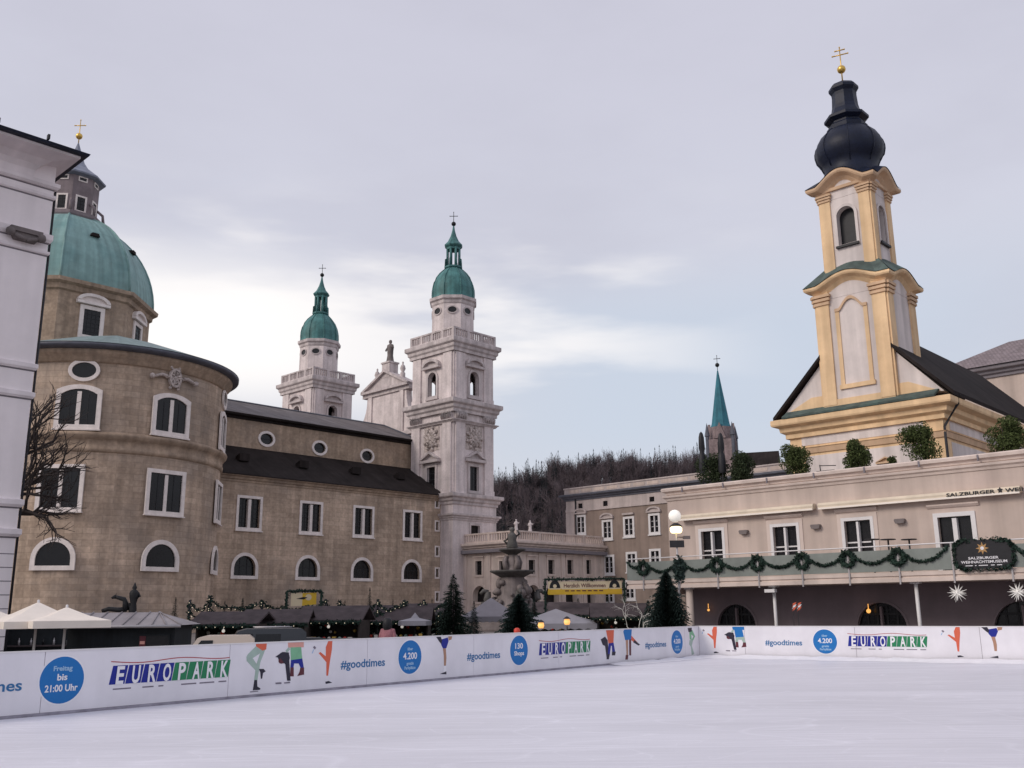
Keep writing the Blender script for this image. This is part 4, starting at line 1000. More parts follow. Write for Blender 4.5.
for s0, zz, w_, h_, k in wl:
    if k == 'win':
        wo = window(cw, s0, 0, zz, 0, w_, h_, 'rect', .16, .06, .2, mull=.11, bars=(0,2), mats=('white_paint','glass','white_paint'), sill=.08)
        mb = MB(); mb.ring(outline('rect', w_, h_, e=.36), outline('rect', w_, h_, e=.165), LF, 0, .045); part('window_surround', mb, M['cafe_trim'], cw, (s0,0,zz))
    else:
        wo = window(cw, s0, 0, zz, 0, w_, h_, 'rect', .2, .07, .2, mull=.2, mats=('white_paint','glass','white_paint'), name='balcony_door')
    mb = MB(); mb.sweep([(0,zz+h_+.42),(.06,zz+h_+.44),(.16,zz+h_+.54),(.17,zz+h_+.6),(0,zz+h_+.63)], [(s0-w_/2-.42,-.0),(s0+w_/2+.42,-.0)], False); part('window_hood', mb, M['cafe_trim'], cw)
# parapet mouldings, gutter and coping
pth = [(0,DP),(0,0),(CL,0)]
mb = MB(); mb.sweep([(-.02,zmold-.18),(.06,zmold-.16),(.10,zmold-.05),(.2,zmold+.02),(.22,zmold+.12),(.05,zmold+.16),(-.02,zmold+.16)], pth, False); part('string_course', mb, M['cafe_trim'], cw)
mb = MB(); mb.sweep([(-.02,cz0-.4),(.05,cz0-.38),(.08,cz0-.27),(.24,cz0-.2),(.26,cz0-.06),(.2,cz0),(-.35,cz0),(-.35,cz0-.3)], pth, False); part('coping', mb, M['cafe_trim'], cafe)
for i in range(9): x_ = 1.2+i*2.7; mb = MB(); mb.box(x_, x_+.07, -.30, -.2, cz0-.32, cz0-.04); part('gutter_clip', mb, M['joint'], cw)
# awning boxes
zaw = cq(850, 504)[1]; s1 = cq(683, 519)[0]; s2 = cq(816, 507)[0]; s3 = cq(821, 507)[0]
for a, b in ((s1,s2),(s3,s3+9.6),(s3+9.9,CL-1)):
    mb = MB(); mb.prism([(-.02,.13),(.05,.17),(.34,.14),(.40,.02),(.38,-.12),(.30,-.16),(-.02,-.10)][::-1], lambda s, z, d: (a+d, -s, zaw+z), 0, b-a); aw1 = part('awning_box', mb, M['awning'], cafe)
    mb = MB()
    x_ = a
    mb.box(a+.02, b-.02, -.415, -.30, -.19+zaw, -.10+zaw); part('awning_valance', mb, M['cream_cloth'], aw1)
    if a == s3:
        sT0, _ = cq(946, 492, .4); sT1, _ = cq(995, 490, .4)
        lettering('SALZBURGER', .235, M['black'], aw1, ((sT0+sT1)/2, -.416, zaw-.10), sT1-sT0, offset=.006)
    else:
        pass
sE, _ = cq(1000, 489.5, .4); mb = MB()
aw_em = [(sE+.13*math.cos(PI/2+i*PI/5)*(1 if i % 2 == 0 else .5), zaw+.01+.15*math.sin(PI/2+i*PI/5)*(1 if i % 2 == 0 else .5)) for i in range(10)]
mb.prism(aw_em, LF, .40, .425); part('awning_emblem', mb, M['black'], cafe)
sT0, _ = cq(1005, 489, .4); lettering('WEIHNACHTSMUSEUM', .235, M['black'], cafe, (sT0+1.9, -.425, zaw-.10), 3.8, offset=.006)
# balcony: deck, fascia, glass, rail, posts
bl0 = FQ.s(628, 575, BD); bal = part('balcony_deck', MB(), M['cafe_trim'], cafe)
mb = MB(); mb.box(bl0, CL, -BD, 1.392, zdk+.0, zfas); bal.data = mb.mesh('balcony_deck', [M['cafe_trim']])
mb = MB(); mb.box(bl0-.03, CL, -BD-.09, -BD-.002, zdk-.02, zdk+.16); mb.box(bl0-.03, CL, -BD-.06, -BD-.002, zfas-.16, zfas+.02); part('deck_fascia', mb, M['cafe_trim'], bal)
pp = [cq(px, 570, BD)[0] for px in (645,680,718.5,759,804,850,901,955,1013)]; dstep = (pp[-1]-pp[2])/6
pp = [pp[2]+dstep*(i-2) for i in range(14) if pp[2]+dstep*(i-2) < CL and pp[2]+dstep*(i-2) > bl0]
for i, s0 in enumerate(pp):
    mb = MB(); mb.box(s0-.035, s0+.035, -BD-.13, -BD-.06, zdk-.12, zrl); part('rail_post', mb, M['steel'], bal)
ed = [bl0]+pp+[CL]
for a, b in zip(ed[:-1], ed[1:]):
    if b-a > .3: box_part('balcony_glass', 'frosted', bal, (a+.05, b-.05, -BD-.10, -BD-.075, zfas+.05, zgl))
mb = MB(); mb.tube([(bl0,-BD-.09,zrl),(CL,-BD-.09,zrl)], .03, n=8); part('handrail', mb, M['white_paint'], bal)
box_part('balcony_glass', 'frosted', bal, (bl0-.02, bl0+.01, -BD-.05, 0, zfas+.05, zgl))
for px in (775, 918, 690):
    s0, _ = cq(px, 605, BD-.4); mb = MB(); mb.tube([(s0,-BD+.4,-.1),(s0,-BD+.4,zdk)], .085 if px != 690 else .2, n=10); cb = part('column', mb, M['white_paint'] if px != 690 else M['cafe_trim'], cafe)
    mb = MB(); mb.box(s0-.2, s0+.2, -BD+.2, -BD+.6, zdk-.1, zdk-.004); part('column_cap', mb, M['white_paint'], cb)
s0, _ = cq(770, 592, BD+.05); box_part('flood_lamp', 'white_paint', cafe, (s0-.28, s0+.28, -BD-.1, -BD+.15, zdk-.36, zdk-.2))
for px, py in ((745,532.5), (817,527), (901,521.5)):
    s0, zz = cq(px, py); mb = MB(); mb.prism([(-.2,-.1),(.2,-.1),(.26,.06),(.22,.12),(-.22,.12),(-.26,.06)], LF, 0, .24); part('wall_lamp', mb, M['fountain'], cw, (s0,0,zz))
s0, zz = cq(869, 611, -1.2); mb = MB(); mb.ball((s0,1.15,zz), .11); mb.tube([(s0,1.15,zz+.1),(s0,1.15,zz+.35)], .02, n=5); part('lit_bulb', mb, M['lamp_warm'], gw)
s0, zz = cq(709, 610, -1.2); mb = MB(); mb.ball((s0,1.15,zz), .07); mb.tube([(s0,1.15,zz+.1),(s0,1.15,zz+.35)], .02, n=5); part('lit_bulb', mb, M['lamp_warm'], gw)

M['flash'] = material('tarnished_copper_flashing', (.085,.115,.105), var=.3, scale=1.5, streak=.3, stain=.4, stainc=(.12,.24,.21))
# ---------------------------------------------------------------- church with the onion tower
c0 = at(819.5, 400, 66.0); FC0 = Face((c0.x, c0.y), ROT_SQ)
sL = FC0.s(790, 440); o_ = FC0.o+FC0.u*sL; FC0 = Face(o_, ROT_SQ)
chu = thing('church', 'ochre and white church with a tall clock-less tower under a dark blue onion dome', 'church', (o_.x, o_.y, GROUND), ROT_SQ)
chu['label'] = 'ochre and white church with a slim tower under a dark blue onion dome'
def ch(px, py, d=0): s_, z_ = FC0.sz(px, py, d); return s_, up(z_)
CW = ch(945, 440)[0]; zc1 = ch(860, 406.5)[1]; zc0 = zc1-1.6
CDP = 26.0
mb = MB(); mb.box(0, CW, 0, CDP, -.2, zc0)
chw = part('wall', mb, M['church_yellow'], chu)
# white fields on the front and the side
def field(fn, s0, s1, z0, z1, m='church_white', d=.03, name='render_field', par=None):
    mb = MB(); mb.prism([(s0,z0),(s1,z0),(s1,z1),(s0,z1)], fn, -.01, d); return part(name, mb, M[m], par or chw)
f0 = LF; fS = lambda s, z, d=0: (CW+d, s, z)
zf1 = ch(850, 430)[1]; zf0 = ch(850, 440)[1]; zb0 = ch(850, 447)[1]
field(f0, .9, CW-1.25, zf0, zf1); field(f0, 1.1, CW-1.25, 2, zb0-.3); field(fS, 1.1, CDP, zf0, zf1); field(fS, 1.1, CDP, 2, zb0-.3)
mb = MB(); mb.sweep([(-.01,zb0-.12),(.1,zb0-.1),(.16,zb0+.25),(.22,zb0+.3),(-.01,zb0+.34)], [(0,CDP),(0,0),(CW,0),(CW,CDP)], False); part('string_course', mb, M['church_tan'], chw)
cornice('cornice', 'church_yellow', chu, [(0,CDP),(0,0),(CW,0),(CW,CDP)], zc0, zc1-.25, .95, closed=False)
mb = MB(); mb.sweep([(1.0,zc1-.26),(1.02,zc1-.12),(.15,zc1+.35),(-.3,zc1+.4)], [(0,0),(CW,0)], False); part('cornice_flashing', mb, M['flash'], chu)
s0, zz = ch(886, 456); pedim('window_hood', 'church_tan', chw, s0, 0, zz-.5, 0, 1.3, .45, .25)
# tower rising from the gable
ts0, ts1 = ch(824.5, 380)[0], ch(896.5, 380)[0]; TWd = ts1-ts0
FT = Face(FC0.o+FC0.u*ts1, ROT_NAVE)                       # tower side face
zlc = ch(855, 292)[1]; zl1 = zlc
sgap = .25
pk0 = ch(815, 372)[1]; pk1 = ch(898, 348)[1]
apx = (ts0+ts1)/2; slope = (pk1-zc1)/max(.1, CW+.6-ts1); zap = pk1+slope*(TWd/2)
mb = MB(); mb.prism([(-.3,zc1+.2),(CW+.3,zc1+.2),(apx,zap)], LF, -.9, 0); gb = part('gable', mb, M['church_white'], chu)
def rake(a, b, w_): n_ = Vector((-(b[1]-a[1]), b[0]-a[0])).normalized()*w_; return [a, b, (b[0]+n_.x, b[1]+n_.y), (a[0]+n_.x, a[1]+n_.y)]
fld = [(-.1,zc1+.22),(CW+.1,zc1+.22),(CW-1.9,zc1+1.15),(1.9,zc1+1.15)]; mb = MB(); mb.prism(fld, LF, -.01, .05); part('gable_band', mb, M['church_yellow'], gb)
# roof with dark slopes, overhanging the gable a little
mb = MB(); ov = .75; e0 = zc1+.05; xl, xr = -1.0, CW+1.0; zre = zap+.3; yin = ty1_ = -.28+TWd*.88+.02
for s_, x_, xt in ((1, xr, ts1+.02), (-1, xl, ts0-.02)):
    zt_ = e0+(zre-e0)*(xt-x_)/(apx-x_)
    for P in ([(x_,-ov+.35,e0),(x_,CDP,e0),(xt,CDP,zt_),(xt,-ov+.35,zt_)], [(xt,yin,zt_),(xt,CDP,zt_),(apx,CDP,zre),(apx,yin,zre)]):
        if s_ < 0: P = P[::-1]
        mb.face(P); mb.face([(p[0],p[1],p[2]-.28) for p in P][::-1])
    mb.face([(x_,-ov+.35,e0),(xt,-ov+.35,zt_),(xt,-ov+.35,zt_-.28),(x_,-ov+.35,e0-.28)]); mb.face([(x_,-ov+.35,e0-.28),(x_,CDP,e0-.28),(x_,CDP,e0),(x_,-ov+.35,e0)])
mb.face([(ts0,yin,zre-9),(ts1,yin,zre-9),(apx,yin,zre-.3)])
part('roof', mb, M['roof_dark'], chu)
mb = MB(); xg = CW+1.0; mb.tube([(xg,.6,e0-.1),(xg-.1,.5,e0-.7),(CW+.05,.05,zc0-.5),(CW+.12,-.18,zc0-1.2),(CW+.12,-.18,1)], .09, n=8); part('drainpipe', mb, M['iron'], chu)
# lower tower stage
TDp = TWd
def tw(s0_, s1_, y0, y1): return [(LF2(s0_), s1_-s0_)]
tx0, tx1, ty0, ty1 = ts0, ts1, -.28, -.28+TDp*.95
twr = part('tower', MB(), M['church_white'], chu)
z_a = zc1+.3; zsh = ch(855, 283, .3)[1]; zct = ch(855, 273, .3)[1]
mb = MB(); mb.box(tx0, tx1, ty0, ty1, z_a-1, zct-1.0)
def tfaces(x0, x1, y0, y1):
    return [(lambda s, z, d=0: (x0+s, y0-d, z), x1-x0, 0.0), (lambda s, z, d=0: (x1+d, y0+s, z), y1-y0, PI/2), (lambda s, z, d=0: (x1-s, y1+d, z), x1-x0, PI), (lambda s, z, d=0: (x0-d, y1-s, z), y1-y0, -PI/2)]
zbl = zct-.9
# belfry
bs0, bs1 = ch(824.5, 250, -.2)[0], ch(875.5, 250, -.2)[0]; ins = (TWd-(bs1-bs0))/2
bx0, bx1 = bs0, bs1; by0 = ty0+.4; by1 = by0+(bs1-bs0)*.92
zw0 = ch(846, 243, .1)[1]; zw1 = ch(846, 205, .1)[1]; zbt = ch(841, 182, .1)[1]
for fn, L_, rot in tfaces(bx0, bx1, by0, by1):
    mb.wall([(0,zbl-.3),(L_,zbl-.3),(L_,zbt),(0,zbt)], [shifted(outline('arch', L_*.36, zw1-zw0), L_/2, zw0)], fn, .45)
mb.face([(bx0,by0,zbl+.2),(bx1,by0,zbl+.2),(bx1,by1,zbl+.2),(bx0,by1,zbl+.2)])
twr.data = mb.mesh('tower', [M['church_white']])
mb = MB(); mb.box(bx0+.5, bx1-.5, by0+.5, by1-.5, zw0-.2, zbt-.1); part('belfry_louvres', mb, M['black'], twr)
def wavy(L_, rise, out, n=20):
    """eave line: straight ends sweeping up to a round arch in the middle"""
    pts = []
    for i in range(n+1):
        t = -1+2*i/n; k = max(0, math.cos(min(1, abs(t)/.72)*PI/2))**1.25
        pts.append((L_/2+t*(L_/2+out), rise*k))
    return pts
def arched_cornice(name, m, par, fcs, z, out, rise, th, roofm=None):
    for fn, L_, rot in fcs:
        lo = wavy(L_, rise, 0); mb = MB()
        prof = [(0.0,-.02),(.28,.30),(.36,.42),(.9,.62),(1.0,.78),(1.0,1.0)]
        pts = [[(L_/2+(p[0]-L_/2)*(1+2*out*d/L_), z+p[1]+th*h, out*d) for p in lo] for d, h in prof]
        for a in range(len(prof)-1):
            for i in range(len(lo)-1): mb.face([fn(*pts[a][i]), fn(*pts[a][i+1]), fn(*pts[a+1][i+1]), fn(*pts[a+1][i])])
        part(name, mb, M[m], par)
        if roofm:
            mb = MB()
            for i in range(len(lo)-1):
                A = pts[-1][i]; B = pts[-1][i+1]; ins_ = -roofm[1]
                C = (L_/2+(lo[i+1][0]-L_/2)*(1+2*ins_/L_), z+roofm[2]+lo[i+1][1]*.25, ins_); D = (L_/2+(lo[i][0]-L_/2)*(1+2*ins_/L_), z+roofm[2]+lo[i][1]*.25, ins_)
                mb.face([fn(A[0],A[1]+.03,A[2]+.05), fn(B[0],B[1]+.03,B[2]+.05), fn(*C), fn(*D)], sm=True)
            part('cornice_roof', mb, M[roofm[0]], par)
        # filling under the arch
        mb = MB(); mb.prism([(0,z-.3),(L_,z-.3)]+[(p[0],z+p[1]+.02) for p in lo[::-1]], fn, -.15, .02); part('tympanum', mb, M['church_white'], par)
tf = tfaces(tx0, tx1, ty0, ty1); bf = tfaces(bx0, bx1, by0, by1)
arched_cornice('arched_cornice', 'church_yellow', twr, tf, zct-1.15, .62, TWd*.14, .65, ('flash', ins+.05, 2.3))
arched_cornice('arched_cornice', 'church_tan', twr, bf, zbt-.75, .72, TWd*.19, .7, ('slate_blue', 1.1, 2.3))
for fn, L_, rot in tf:
    pw = L_*.19
    for s0 in (0, L_-pw):
        field(fn, s0, s0+pw, z_a, zct-.8, 'church_yellow', .14, 'pilaster', twr)
        zcp = ch(815, 308, .3)[1]
        for k in range(3): field(fn, s0-.08-.05*k, s0+pw+.08+.05*k, zcp+k*.28, zcp+.2+k*.28, 'church_tan', .24+.05*k, 'capital', twr)
    # raised frame round the blind panel
    pa, pb_ = L_*.27, L_*.73; zp0 = ch(855, 383, .3)[1]; zp1 = ch(855, 303, .3)[1]; t = L_*.055
    if rot == 0.0:
        for s0 in (pa, pb_-t): field(fn, s0, s0+t, zp0, zp1-.3, 'church_yellow', .08, 'panel_frame', twr)
        mb = MB(); top = [(pa+(pb_-pa)*i/16, zp1-.35+.75*max(0, math.cos(min(1,abs(i/8-1)/.7)*PI/2))) for i in range(17)]
        for i in range(16): mb.prism([top[i], top[i+1], (top[i+1][0], top[i+1][1]+.22), (top[i][0], top[i][1]+.22)], fn, -.01, .14, caps=True)
        part('panel_frame', mb, M['church_tan'], twr)
        field(fn, pa-.1, pb_+.1, zp0-.3, zp0, 'church_yellow', .14, 'panel_sill', twr)
        field(fn, .0, L_, z_a-.2, zp0-.95, 'church_yellow', .10, 'panel_base', twr)
for fn, L_, rot in bf:
    pw = L_*.21
    for s0 in (0, L_-pw):
        field(fn, s0, s0+pw, zbl-.2, zbt-.5, 'church_yellow', .12, 'pilaster', twr)
        for k in range(3): field(fn, s0-.06-.05*k, s0+pw+.06+.05*k, zbt-1.15+k*.2, zbt-1.0+k*.2, 'church_tan', .2+.05*k, 'capital', twr)
    field(fn, -.05, L_+.05, zbt-.42, zbt-.2, 'church_tan', .2, 'string_course', twr)
    x, y, _ = fn(L_/2, 0); window(twr, x, y, zw0, rot, L_*.36, zw1-zw0, 'arch', .2, .1, .3, mats=('church_white','glass','bars'), backed=False, name='belfry_opening')
    field(fn, L_*.27, L_*.73, zw0-.22, zw0-.06, 'black', .22, 'belfry_sill', twr)
# onion
ocx, ocy = (bx0+bx1)/2+.02, (by0+by1)/2; FO = Face(FC0.o+FC0.u*0-FC0.n*ocy, ROT_SQ)
KO = (FO.o+FO.u*0).length/FOC*.93*.985
def oz(py, px=850): return up(FO.sz(px, py)[1])
def ow(px0, px1, py): return (px1-px0)/2*KO
px_prof = [(60,183),(57,175),(55,170.5),(60,165),(68,160),(71,154),(71,150),(68,145),(59,138),(49,133.5),(41,131)]
prof = [(w_/2*KO, oz(p_)) for w_, p_ in px_prof]
mb = MB(); mb.lathe(prof, 16, (ocx,ocy,0), 0, o8, o8+2*PI, sm=True); onion = part('onion_dome', mb, M['slate_blue'], chu)
up_prof = [(41,131.2),(42,127),(35,124.5),(35,122.8),(46,120),(46,117.5),(36,115.2),(33,112.5),(29,109),(27,105),(25.5,95),(26,92),(31,88.5),(31,86),(25,83.3),(17,81.3),(3,80),(0,79.5)]
mb = MB(); mb.lathe([(w_/2*KO, oz(p_)) for w_, p_ in up_prof], 8, (ocx,ocy,0), 0, o8, o8+2*PI, sm=False); part('stepped_cap', mb, M['slate_blue'], onion)
for k in range(8):
    a = o8+PI/4*k; mb = MB(); mb.tube([(ocx+(r+.01)*math.cos(a), ocy+(r+.01)*math.sin(a), z) for r, z in prof[2:]], .04, n=5); part('dome_rib', mb, M['slate_blue'], onion)
finial('finial', chu, ocx, ocy, oz(80.5), oz(66), oz(43), .32, bars=2, rot=0.3)

# ---------------------------------------------------------------- tiled house behind the church, monastery spire
h0 = at(940, 400, 96); FHb = Face((h0.x, h0.y), ROT_SQ)
hb = thing('tiled_house', 'pale house with a hipped red grey tile roof behind the church', 'house', (h0.x, h0.y, GROUND), ROT_SQ)
zh = up(FHb.sz(985, 369)[1]); LH = 34
mb = MB(); mb.box(0, LH, 0, 16, -.2, zh); hbw = part('wall', mb, M['cafe'], hb)
cornice('cornice', 'joint', hb, [(0,16),(0,0),(LH,0)], zh-1.0, zh+.1, .8, closed=False)
zk = up(Face(FHb.o-FHb.n*8, ROT_SQ).sz(980, 347)[1])
mb = MB(); a_, b_, c_, d_ = (-1,-1,zh+.1), (LH+1,-1,zh+.1), (LH+1,17,zh+.1), (-1,17,zh+.1); r1 = (5,8,zk); r2 = (LH-5,8,zk)
for q in ([a_,b_,r2,r1],[b_,c_,r2],[c_,d_,r1,r2],[d_,a_,r1]): mb.face(q)
part('roof', mb, M['tile_roof'], hb)

s0 = at(723.5, 470, 300)
fz = lambda py: up(at(720, py, 300).z)
spi = thing('gothic_church', 'distant gothic church tower with a slender blue green spire', 'church', (s0.x, s0.y, GROUND), R_(-20))
px_m = 300/FOC*.97
M['spire'] = material('verdigris_spire', (.035,.17,.22), var=.3, scale=.3, streak=.3, stain=.4, stainc=(.02,.09,.13), rough=.6)
M['tuff'] = material('tower_tuff', (.26,.20,.20), var=.3, scale=.25, fine=.15, fscale=2, streak=.25)
mb = MB(); w2 = 14*px_m; mb.box(-w2, w2, -w2, w2, -.2, fz(441)); sw = part('tower', mb, M['tuff'], spi)
mb = MB(); mb.lathe([(w2*.95,fz(441)),(w2*.9,fz(428))], 8, (0,0,0), 0, o8, o8+2*PI, sm=False); part('octagon_stage', mb, M['tuff'], sw)
mb = MB(); mb.lathe([(11.5*px_m,fz(429)),(9.6*px_m,fz(424)),(.7*px_m,fz(371)),(0,fz(370))], 8, (0,0,0), 0, o8, o8+2*PI, sm=False); part('spire', mb, M['spire'], spi)
for k in range(4):
    a = PI/4+PI/2*k; mb = MB(); x, y = w2*1.30*math.cos(a), w2*1.30*math.sin(a); mb.lathe([(.6,fz(462)),(.6,fz(438)),(.85,fz(437.5)),(0,fz(424))], 6, (x,y,0), sm=False); part('pinnacle', mb, M['lead'], sw)
    a = PI/2*k; r = w2*.92
    mb = MB(); mb.prism([(-1.9,0),(1.9,0),(0,5.2)], LF, -.6, .25); part('gablet', mb, M['tuff'], sw, (r*math.sin(a), -r*math.cos(a), fz(440)), a)
    window(sw, (w2+.02)*math.sin(a), -(w2+.02)*math.cos(a), fz(458), a, 1.6, 5.0, 'arch', .3, .15, 0, mats=('tuff','glass','bars'))
finial('finial', spi, 0, 0, fz(371), fz(365), fz(355.5), .7, m='bronze')
mb = MB(); nl = 13; q = 4.6
mb.box(w2+.02, w2+nl, -q, q, -.2, fz(470)); nave = part('nave', mb, M['tuff'], spi)
mb = MB(); mb.prism([(-q-.6,0),(q+.6,0),(0,5.0)], lambda s, z, d: (w2+.03+d, s, fz(470)+.02+z), 0, nl); part('nave_roof', mb, M['roof_dark'], spi)
# ---------------------------------------------------------------- vegetation builders
Q_ = __import__('mathutils').Quaternion
def fir_mesh(h, r, seed, m, layers=16, bare=.06, dense=1.0, droop=.28, shape=.9):
    """trunk and needle sprays; returns (trunk MB, crown MB)"""
    rd = random.Random(seed); t = MB(); t.tube([(0,0,0),(0,0,h*.97)], h*.018, .01, 6); c = MB()
    N = int(layers*11*dense)
    for i in range(N):
        f = ((i+rd.random())/N)**.86; z = h*(bare+(1-bare)*f); rr = r*((1-f)**shape+.015)*(.86+.14*math.cos(f*layers*PI*1.3)); a = i*2.39996+rd.uniform(-.3,.3)
        l = max(.03*r, rr*rd.uniform(.7,1.12)); d = droop*l*rd.uniform(.6,1.3)*(1-f*.8); u = Vector((math.cos(a), math.sin(a), 0)); s = Vector((-u.y, u.x, 0)); m_ = 6
        for j in range(m_):
            q = (j+.6)/m_; p = u*(l*q)+Vector((0,0,z-d*q*q)); w = (l*.30+.035*r)*(1-q*.7)*rd.uniform(.7,1.25)
            for sg in (-1,1):
                tip = p+u*(w*.9)+s*(sg*w)+Vector((0,0,-w*rd.uniform(.1,.7))); c.face([p-u*.04*l+Vector((0,0,.05*w)), p+u*w*.4+Vector((0,0,w*.15)), tip])
    c.face([(.012*h,0,h*.95),(-.012*h,0,h*.95),(0,0,h*1.01)]); c.face([(0,.012*h,h*.95),(0,-.012*h,h*.95),(0,0,h*1.01)])
    return t, c
FIRC = {}
def fir(name, label, x, y, h, r, seed, m='fir', group='fir trees of the Christmas market', z=GROUND, cat='fir tree', **kw):
    o = thing(name, label, cat, (x,y,z), seed*1.3, group)
    t, c = fir_mesh(h, r, seed, m, **kw); part('trunk', t, M['bark'], o); part('crown', c, M[m], o)
    return o
def shrub(name, label, cat, x, y, z, w, h, seed, m='shrub', n=1500, leaf=.07, group=None, pot=True, cone=0.0):
    rd = random.Random(seed); o = thing(name, label, cat, (x,y,z), 0, group); c = MB()
    lob = [(rd.uniform(-.24,.24)*w, rd.uniform(-.24,.24)*w, rd.uniform(.22,.80)*h, rd.uniform(.2,.30)) for _ in range(14)]
    p0 = .30 if pot else 0
    for i in range(n):
        lx, ly, lz, lr = rd.choice(lob); v = Vector((rd.gauss(0,1), rd.gauss(0,1), rd.gauss(0,1))).normalized()*rd.random()**.35
        k = 1-cone*(lz/h)
        p = ((lx+v.x*lr*w)*k, (ly+v.y*lr*w)*k, p0+max(.02, lz+v.z*lr*h*.9))
        c.leaf(p, leaf*rd.uniform(.6,1.3), 0, rd)
    part('foliage', c, M[m], o)
    t = MB(); 
    for i in range(6): t.tube([(rd.gauss(0,.03),rd.gauss(0,.03),p0-.05),(rd.gauss(0,.1)*w,rd.gauss(0,.1)*w,p0+h*.4),(rd.gauss(0,.2)*w,rd.gauss(0,.2)*w,p0+h*.75)], .02, .008, 5)
    part('stem', t, M['bark'], o)
    if pot:
        t = MB(); t.lathe([(0,0),(.22,0),(.28,.34),(.31,.34),(.31,.38),(.26,.38),(.25,.32),(0,.32)], 16); part('pot', t, M['fountain'], o)
    return o
def bare_tree(mb, p, d, l, r, depth, rd, spread=.6, lift=.12, kids=(2,3), m=0, n=6):
    pts = [p]; q = Vector(p); dd = Vector(d)
    for i in range(3):
        dd = (dd+Vector((rd.gauss(0,.14), rd.gauss(0,.14), rd.gauss(0,.10)+lift*.3))).normalized(); q = q+dd*(l/3); pts.append(tuple(q))
    mb.tube(pts, r, r*.62, n if depth > 2 else (4 if depth > 0 else 3), m, cap=False)
    if depth <= 0: return
    for k in range(rd.randint(*kids)):
        a = dd.orthogonal().normalized(); a.rotate(Q_(dd, rd.random()*6.28)); nd_ = (dd+a*spread*rd.uniform(.6,1.3)+Vector((0,0,lift))).normalized()
        i = 3 if k == 0 else rd.choice((1,2,2,3)); bare_tree(mb, pts[i], nd_, l*rd.uniform(.62,.85), r*.58, depth-1, rd, spread, lift, kids, m, n)

# ---------------------------------------------------------------- the wooded hill
def hillz(x, y):
    k = 1/(1+math.exp(-(y-(395+.02*x))/24)); e = 1/(1+math.exp(-(x+190)/40))*1/(1+math.exp((x-420)/60))
    crest = 54.5+3*math.sin(x*.021+1.1)+2.5*math.sin(x*.055)+.17*min(90,max(0,x))
    return GROUND-1+crest*k*e
mb = MB(); nx, ny = 60, 30; X0, X1, Y0, Y1 = -380, 620, 290, 700
gz = [[(X0+(X1-X0)*i/nx, Y0+(Y1-Y0)*j/ny) for i in range(nx+1)] for j in range(ny+1)]
for j in range(ny):
    for i in range(nx):
        mb.face([(*gz[j][i], hillz(*gz[j][i])), (*gz[j][i+1], hillz(*gz[j][i+1])), (*gz[j+1][i+1], hillz(*gz[j+1][i+1])), (*gz[j+1][i], hillz(*gz[j+1][i]))], sm=True)
M['hill'] = material('wooded_hill_floor', (.10,.08,.078), var=.4, scale=.05, rough=1)
tag(part('hill', mb, M['hill']), 'low wooded hill rising behind the palace', None, None, 'structure')
rd = random.Random(11); mb = MB()
protos = []
for s_ in range(5):
    t = MB(); r2 = random.Random(40+s_); bare_tree(t, (0,0,0), (r2.gauss(0,.05),0,1), 6.2, .34, 4, r2, .70, .16, (3,4), n=3); protos.append((t, 0, 17))
for s_ in range(3):
    t_, c_ = fir_mesh(19, 3.6, 60+s_, 'fir_far', layers=9, bare=.08, dense=.9, droop=.35); c_.tube([(0,0,0),(0,0,18)], .2, .03, 4); protos.append((c_, 1, 19))
def stamp(dst, src, x, y, z, k, rot, m):
    b = len(dst.v); c, s = math.cos(rot)*k, math.sin(rot)*k
    dst.v.extend([(x+p[0]*c-p[1]*s, y+p[0]*s+p[1]*c, z+p[2]*k) for p in src.v]); dst.f.extend([tuple(b+i for i in f) for f in src.f]); dst.m.extend([m]*len(src.f)); dst.sm.extend([False]*len(src.f))
nw = 0
for i in range(900):
    y = rd.uniform(366, 452); u = rd.uniform(-.06, .22); x = u*y
    if rd.random() < .45: y = rd.uniform(425, 446); x = u*y
    fc = rd.random() < (.42 if u < .05 else .2)
    p = protos[5+rd.randrange(3)] if fc else protos[rd.randrange(5)]
    stamp(mb, p[0], x, y, hillz(x, y)-.4, rd.uniform(.75,1.15)*(1.0 if fc else .95), rd.random()*6.28, p[1])
o = part('hillside_woods', mb, [M['bark_far'], M['fir_far']]); tag(o, 'winter wood of bare trees and dark firs covering the hill', None, None, 'stuff')

# ---------------------------------------------------------------- bare tree by the white house
tx = gx(-10, 66, 560); o = thing('bare_tree', 'leafless dark tree beside the white town house', 'tree', (tx, 66, GROUND))
mb = MB(); r2 = random.Random(23); mb.tube([(0,0,0),(.1,0,3.2),(.0,.1,6.8),(.1,0,11.0)], .46, .28, 10); part('trunk', mb, M['bark'], o)
mb = MB()
for z_, d, l, r in ((7.6,(1,-.1,.30),2.9,.20),(8.6,(.75,-.4,.35),2.8,.18),(9.2,(.8,.3,.6),3.0,.18),(10.0,(.55,-.2,.9),3.1,.19),(10.9,(.3,.1,1),3.6,.20),(8.4,(-.9,.1,.5),3,.17),(7.6,(-.6,-.5,.5),3,.17),(10.8,(.55,-.4,1),3.5,.18),(9.4,(.9,0,.1),3.0,.16),(10.1,(.7,.2,.75),3.1,.16),(8.0,(.85,.4,.05),2.6,.14)):
    bare_tree(mb, (.05,.05,z_+(1.2 if z_ < 10 else 0)), Vector(d).normalized(), l*.86, r*1.12, 4, r2, .75, .09, (3,3))
part('crown', mb, M['bark'], o)

M['shrub_dark'] = foliage('dark_shrub_leaves', (.04,.055,.028), .4)
